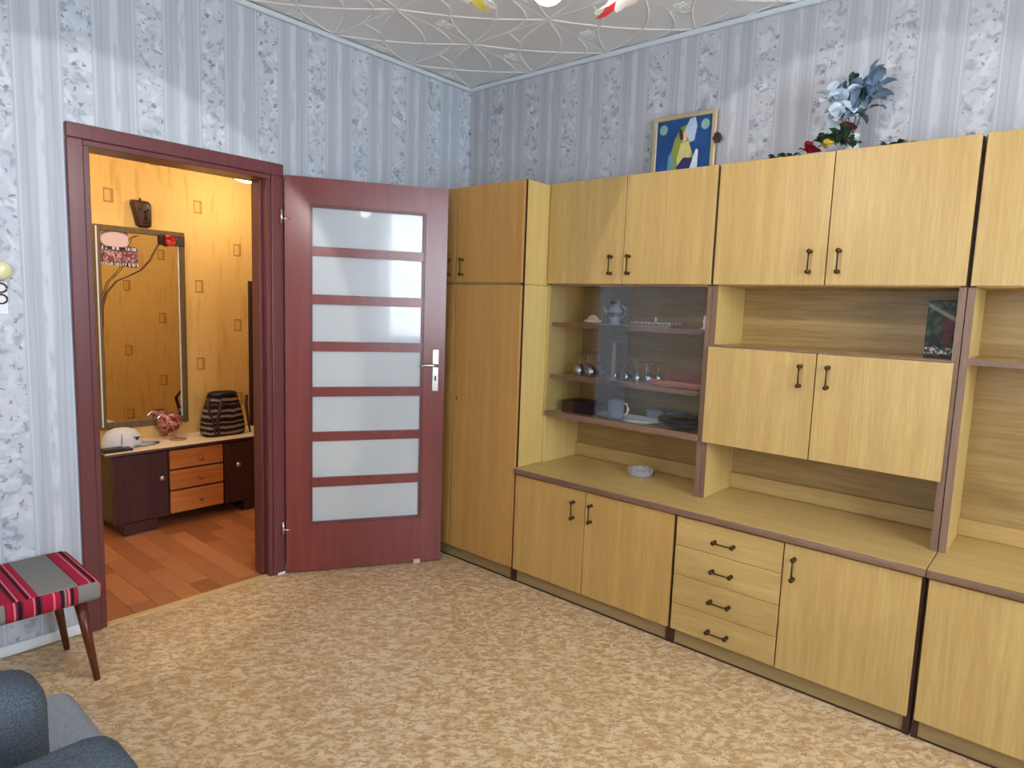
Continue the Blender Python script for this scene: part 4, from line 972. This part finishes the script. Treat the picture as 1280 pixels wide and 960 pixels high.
c = k.mix(pan, c, k.mix(k.step(k.noise(k.vec, 70, 2), .45, .6), L((120, 58, 62)), L((196, 160, 160))))
k.col(c)
m = MB(); m.prism([(-1.655, MY - .004, 1.80), (-1.50, MY - .004, 1.812), (-1.497, MY - .004, 1.715), (-1.445, MY - .004, 1.712), (-1.445, MY - .004, 1.585), (-1.650, MY - .004, 1.60)], (0, 1, 0), .002)
recalc(m).build('collage_poster', k.m, None, 'small collage poster stuck in the upper left corner of the mirror', 'poster')
# wire vine and rose
vn = thing('rose_vine', (-1.45, MY - .02, 1.3), 'thin curling wire vine with a pink rose hanging across the mirror', 'decoration')
m = MB(); yv = MY - .012
m.tube([(-1.655, yv, 1.22), (-1.652, yv, 1.34), (-1.625, yv, 1.43), (-1.57, yv, 1.50), (-1.50, yv, 1.535), (-1.43, yv, 1.575), (-1.375, yv, 1.64), (-1.335, yv, 1.72), (-1.31, yv, 1.765)], .0026, 6); m.build('wire', m_dark, vn)
m = MB(); m.tube([(-1.655, yv - .002, 1.38), (-1.62, yv - .006, 1.49), (-1.565, yv - .009, 1.55), (-1.53, yv - .010, 1.60), (-1.51, yv - .010, 1.70), (-1.48, yv - .008, 1.77), (-1.445, yv - .004, 1.785)], .0024, 6); m.build('wire', m_dark, vn)
m_pk = plain('pink_rose', (214, 60, 66), .5, var=.2)
m = MB(); m.ball((-1.263, HW - .05, 1.765), .03, (1, .6, 1)); m.build('rose', m_pk, vn)
scatter(vn, 'petal', m_pk, (-1.263, HW - .06, 1.765), .045, .045, 8, .5, .6, 31, .006)
# carved mask above the mirror
mk = thing('carved_mask', (-1.42, HW - .03, 1.84), 'dark carved wooden mask hanging above the mirror', 'mask')
m_mk = wood('dark_carved_wood', (46, 26, 20), (92, 60, 44), 'z', rough=.4, fine=40)
m = MB(); b = bmesh.new(); rings = []
for z_, rx, ry in ((1.838, .026, .02), (1.85, .045, .035), (1.89, .05, .045), (1.94, .055, .05), (1.98, .060, .045), (2.00, .052, .03)):
    xc = -1.405 - (z_ - 1.85) * .12
    rings.append([b.verts.new((xc + rx * math.cos(PI * i / 8), HW - .002 - ry * (math.sin(PI * i / 8) ** .6 if 0 < i < 8 else 0), z_)) for i in range(9)])
for A, C in zip(rings[:-1], rings[1:]):
    for i in range(8): b.faces.new((A[i], A[i + 1], C[i + 1], C[i]))
b.faces.new(rings[-1]); b.faces.new(list(reversed(rings[0])))
bmesh.ops.recalc_face_normals(b, faces=list(b.faces)); m.join(b, 0, False); m.build('face', m_mk, mk)
m = MB(); m.tube([(-1.41, HW - .055, 1.935), (-1.41, HW - .07, 1.905), (-1.405, HW - .05, 1.888)], .009, 6); m.build('nose', m_mk, mk)
for sx in (-.022, .022):
    m = MB(); m.ball((-1.412 + sx, HW - .046, 1.945), .010, (1.2, .8, .6), u=8, v=6); m.build('eye', m_black, mk)
m = MB(); m.ball((-1.402, HW - .044, 1.870), .012, (1.5, .6, .5), u=8, v=6); m.build('mouth', m_black, mk)
m = MB(); m.rod((-1.425, HW - .02, 1.99), (-1.425, HW - .02, 2.015), .006); m.build('hanger', m_dark, mk)
# dark wooden coat-rack panel
pn = thing('coat_rack_panel', (-.5, HW, .5), 'dark brown wooden coat rack panel right of the yellow hall wall', 'coat rack')
for i in range(4): B('board', m_dk, pn, -.728 + i * .13, -.728 + i * .13 + .126, HW - .02, HW - .001, .51, 1.545, bev=.003)
B('rail', m_dk, pn, -.728, -.20, HW - .03, HW - .02, 1.40, 1.47, bev=.003)
for xx in (-.60, -.45, -.30):
    m = MB(); m.tube([(xx, HW - .03, 1.44), (xx, HW - .07, 1.43), (xx, HW - .085, 1.46)], .005, 6); m.build('hook', m_bronze, pn)

for o in bpy.data.objects:
    if '_w' in o: del o['_w']
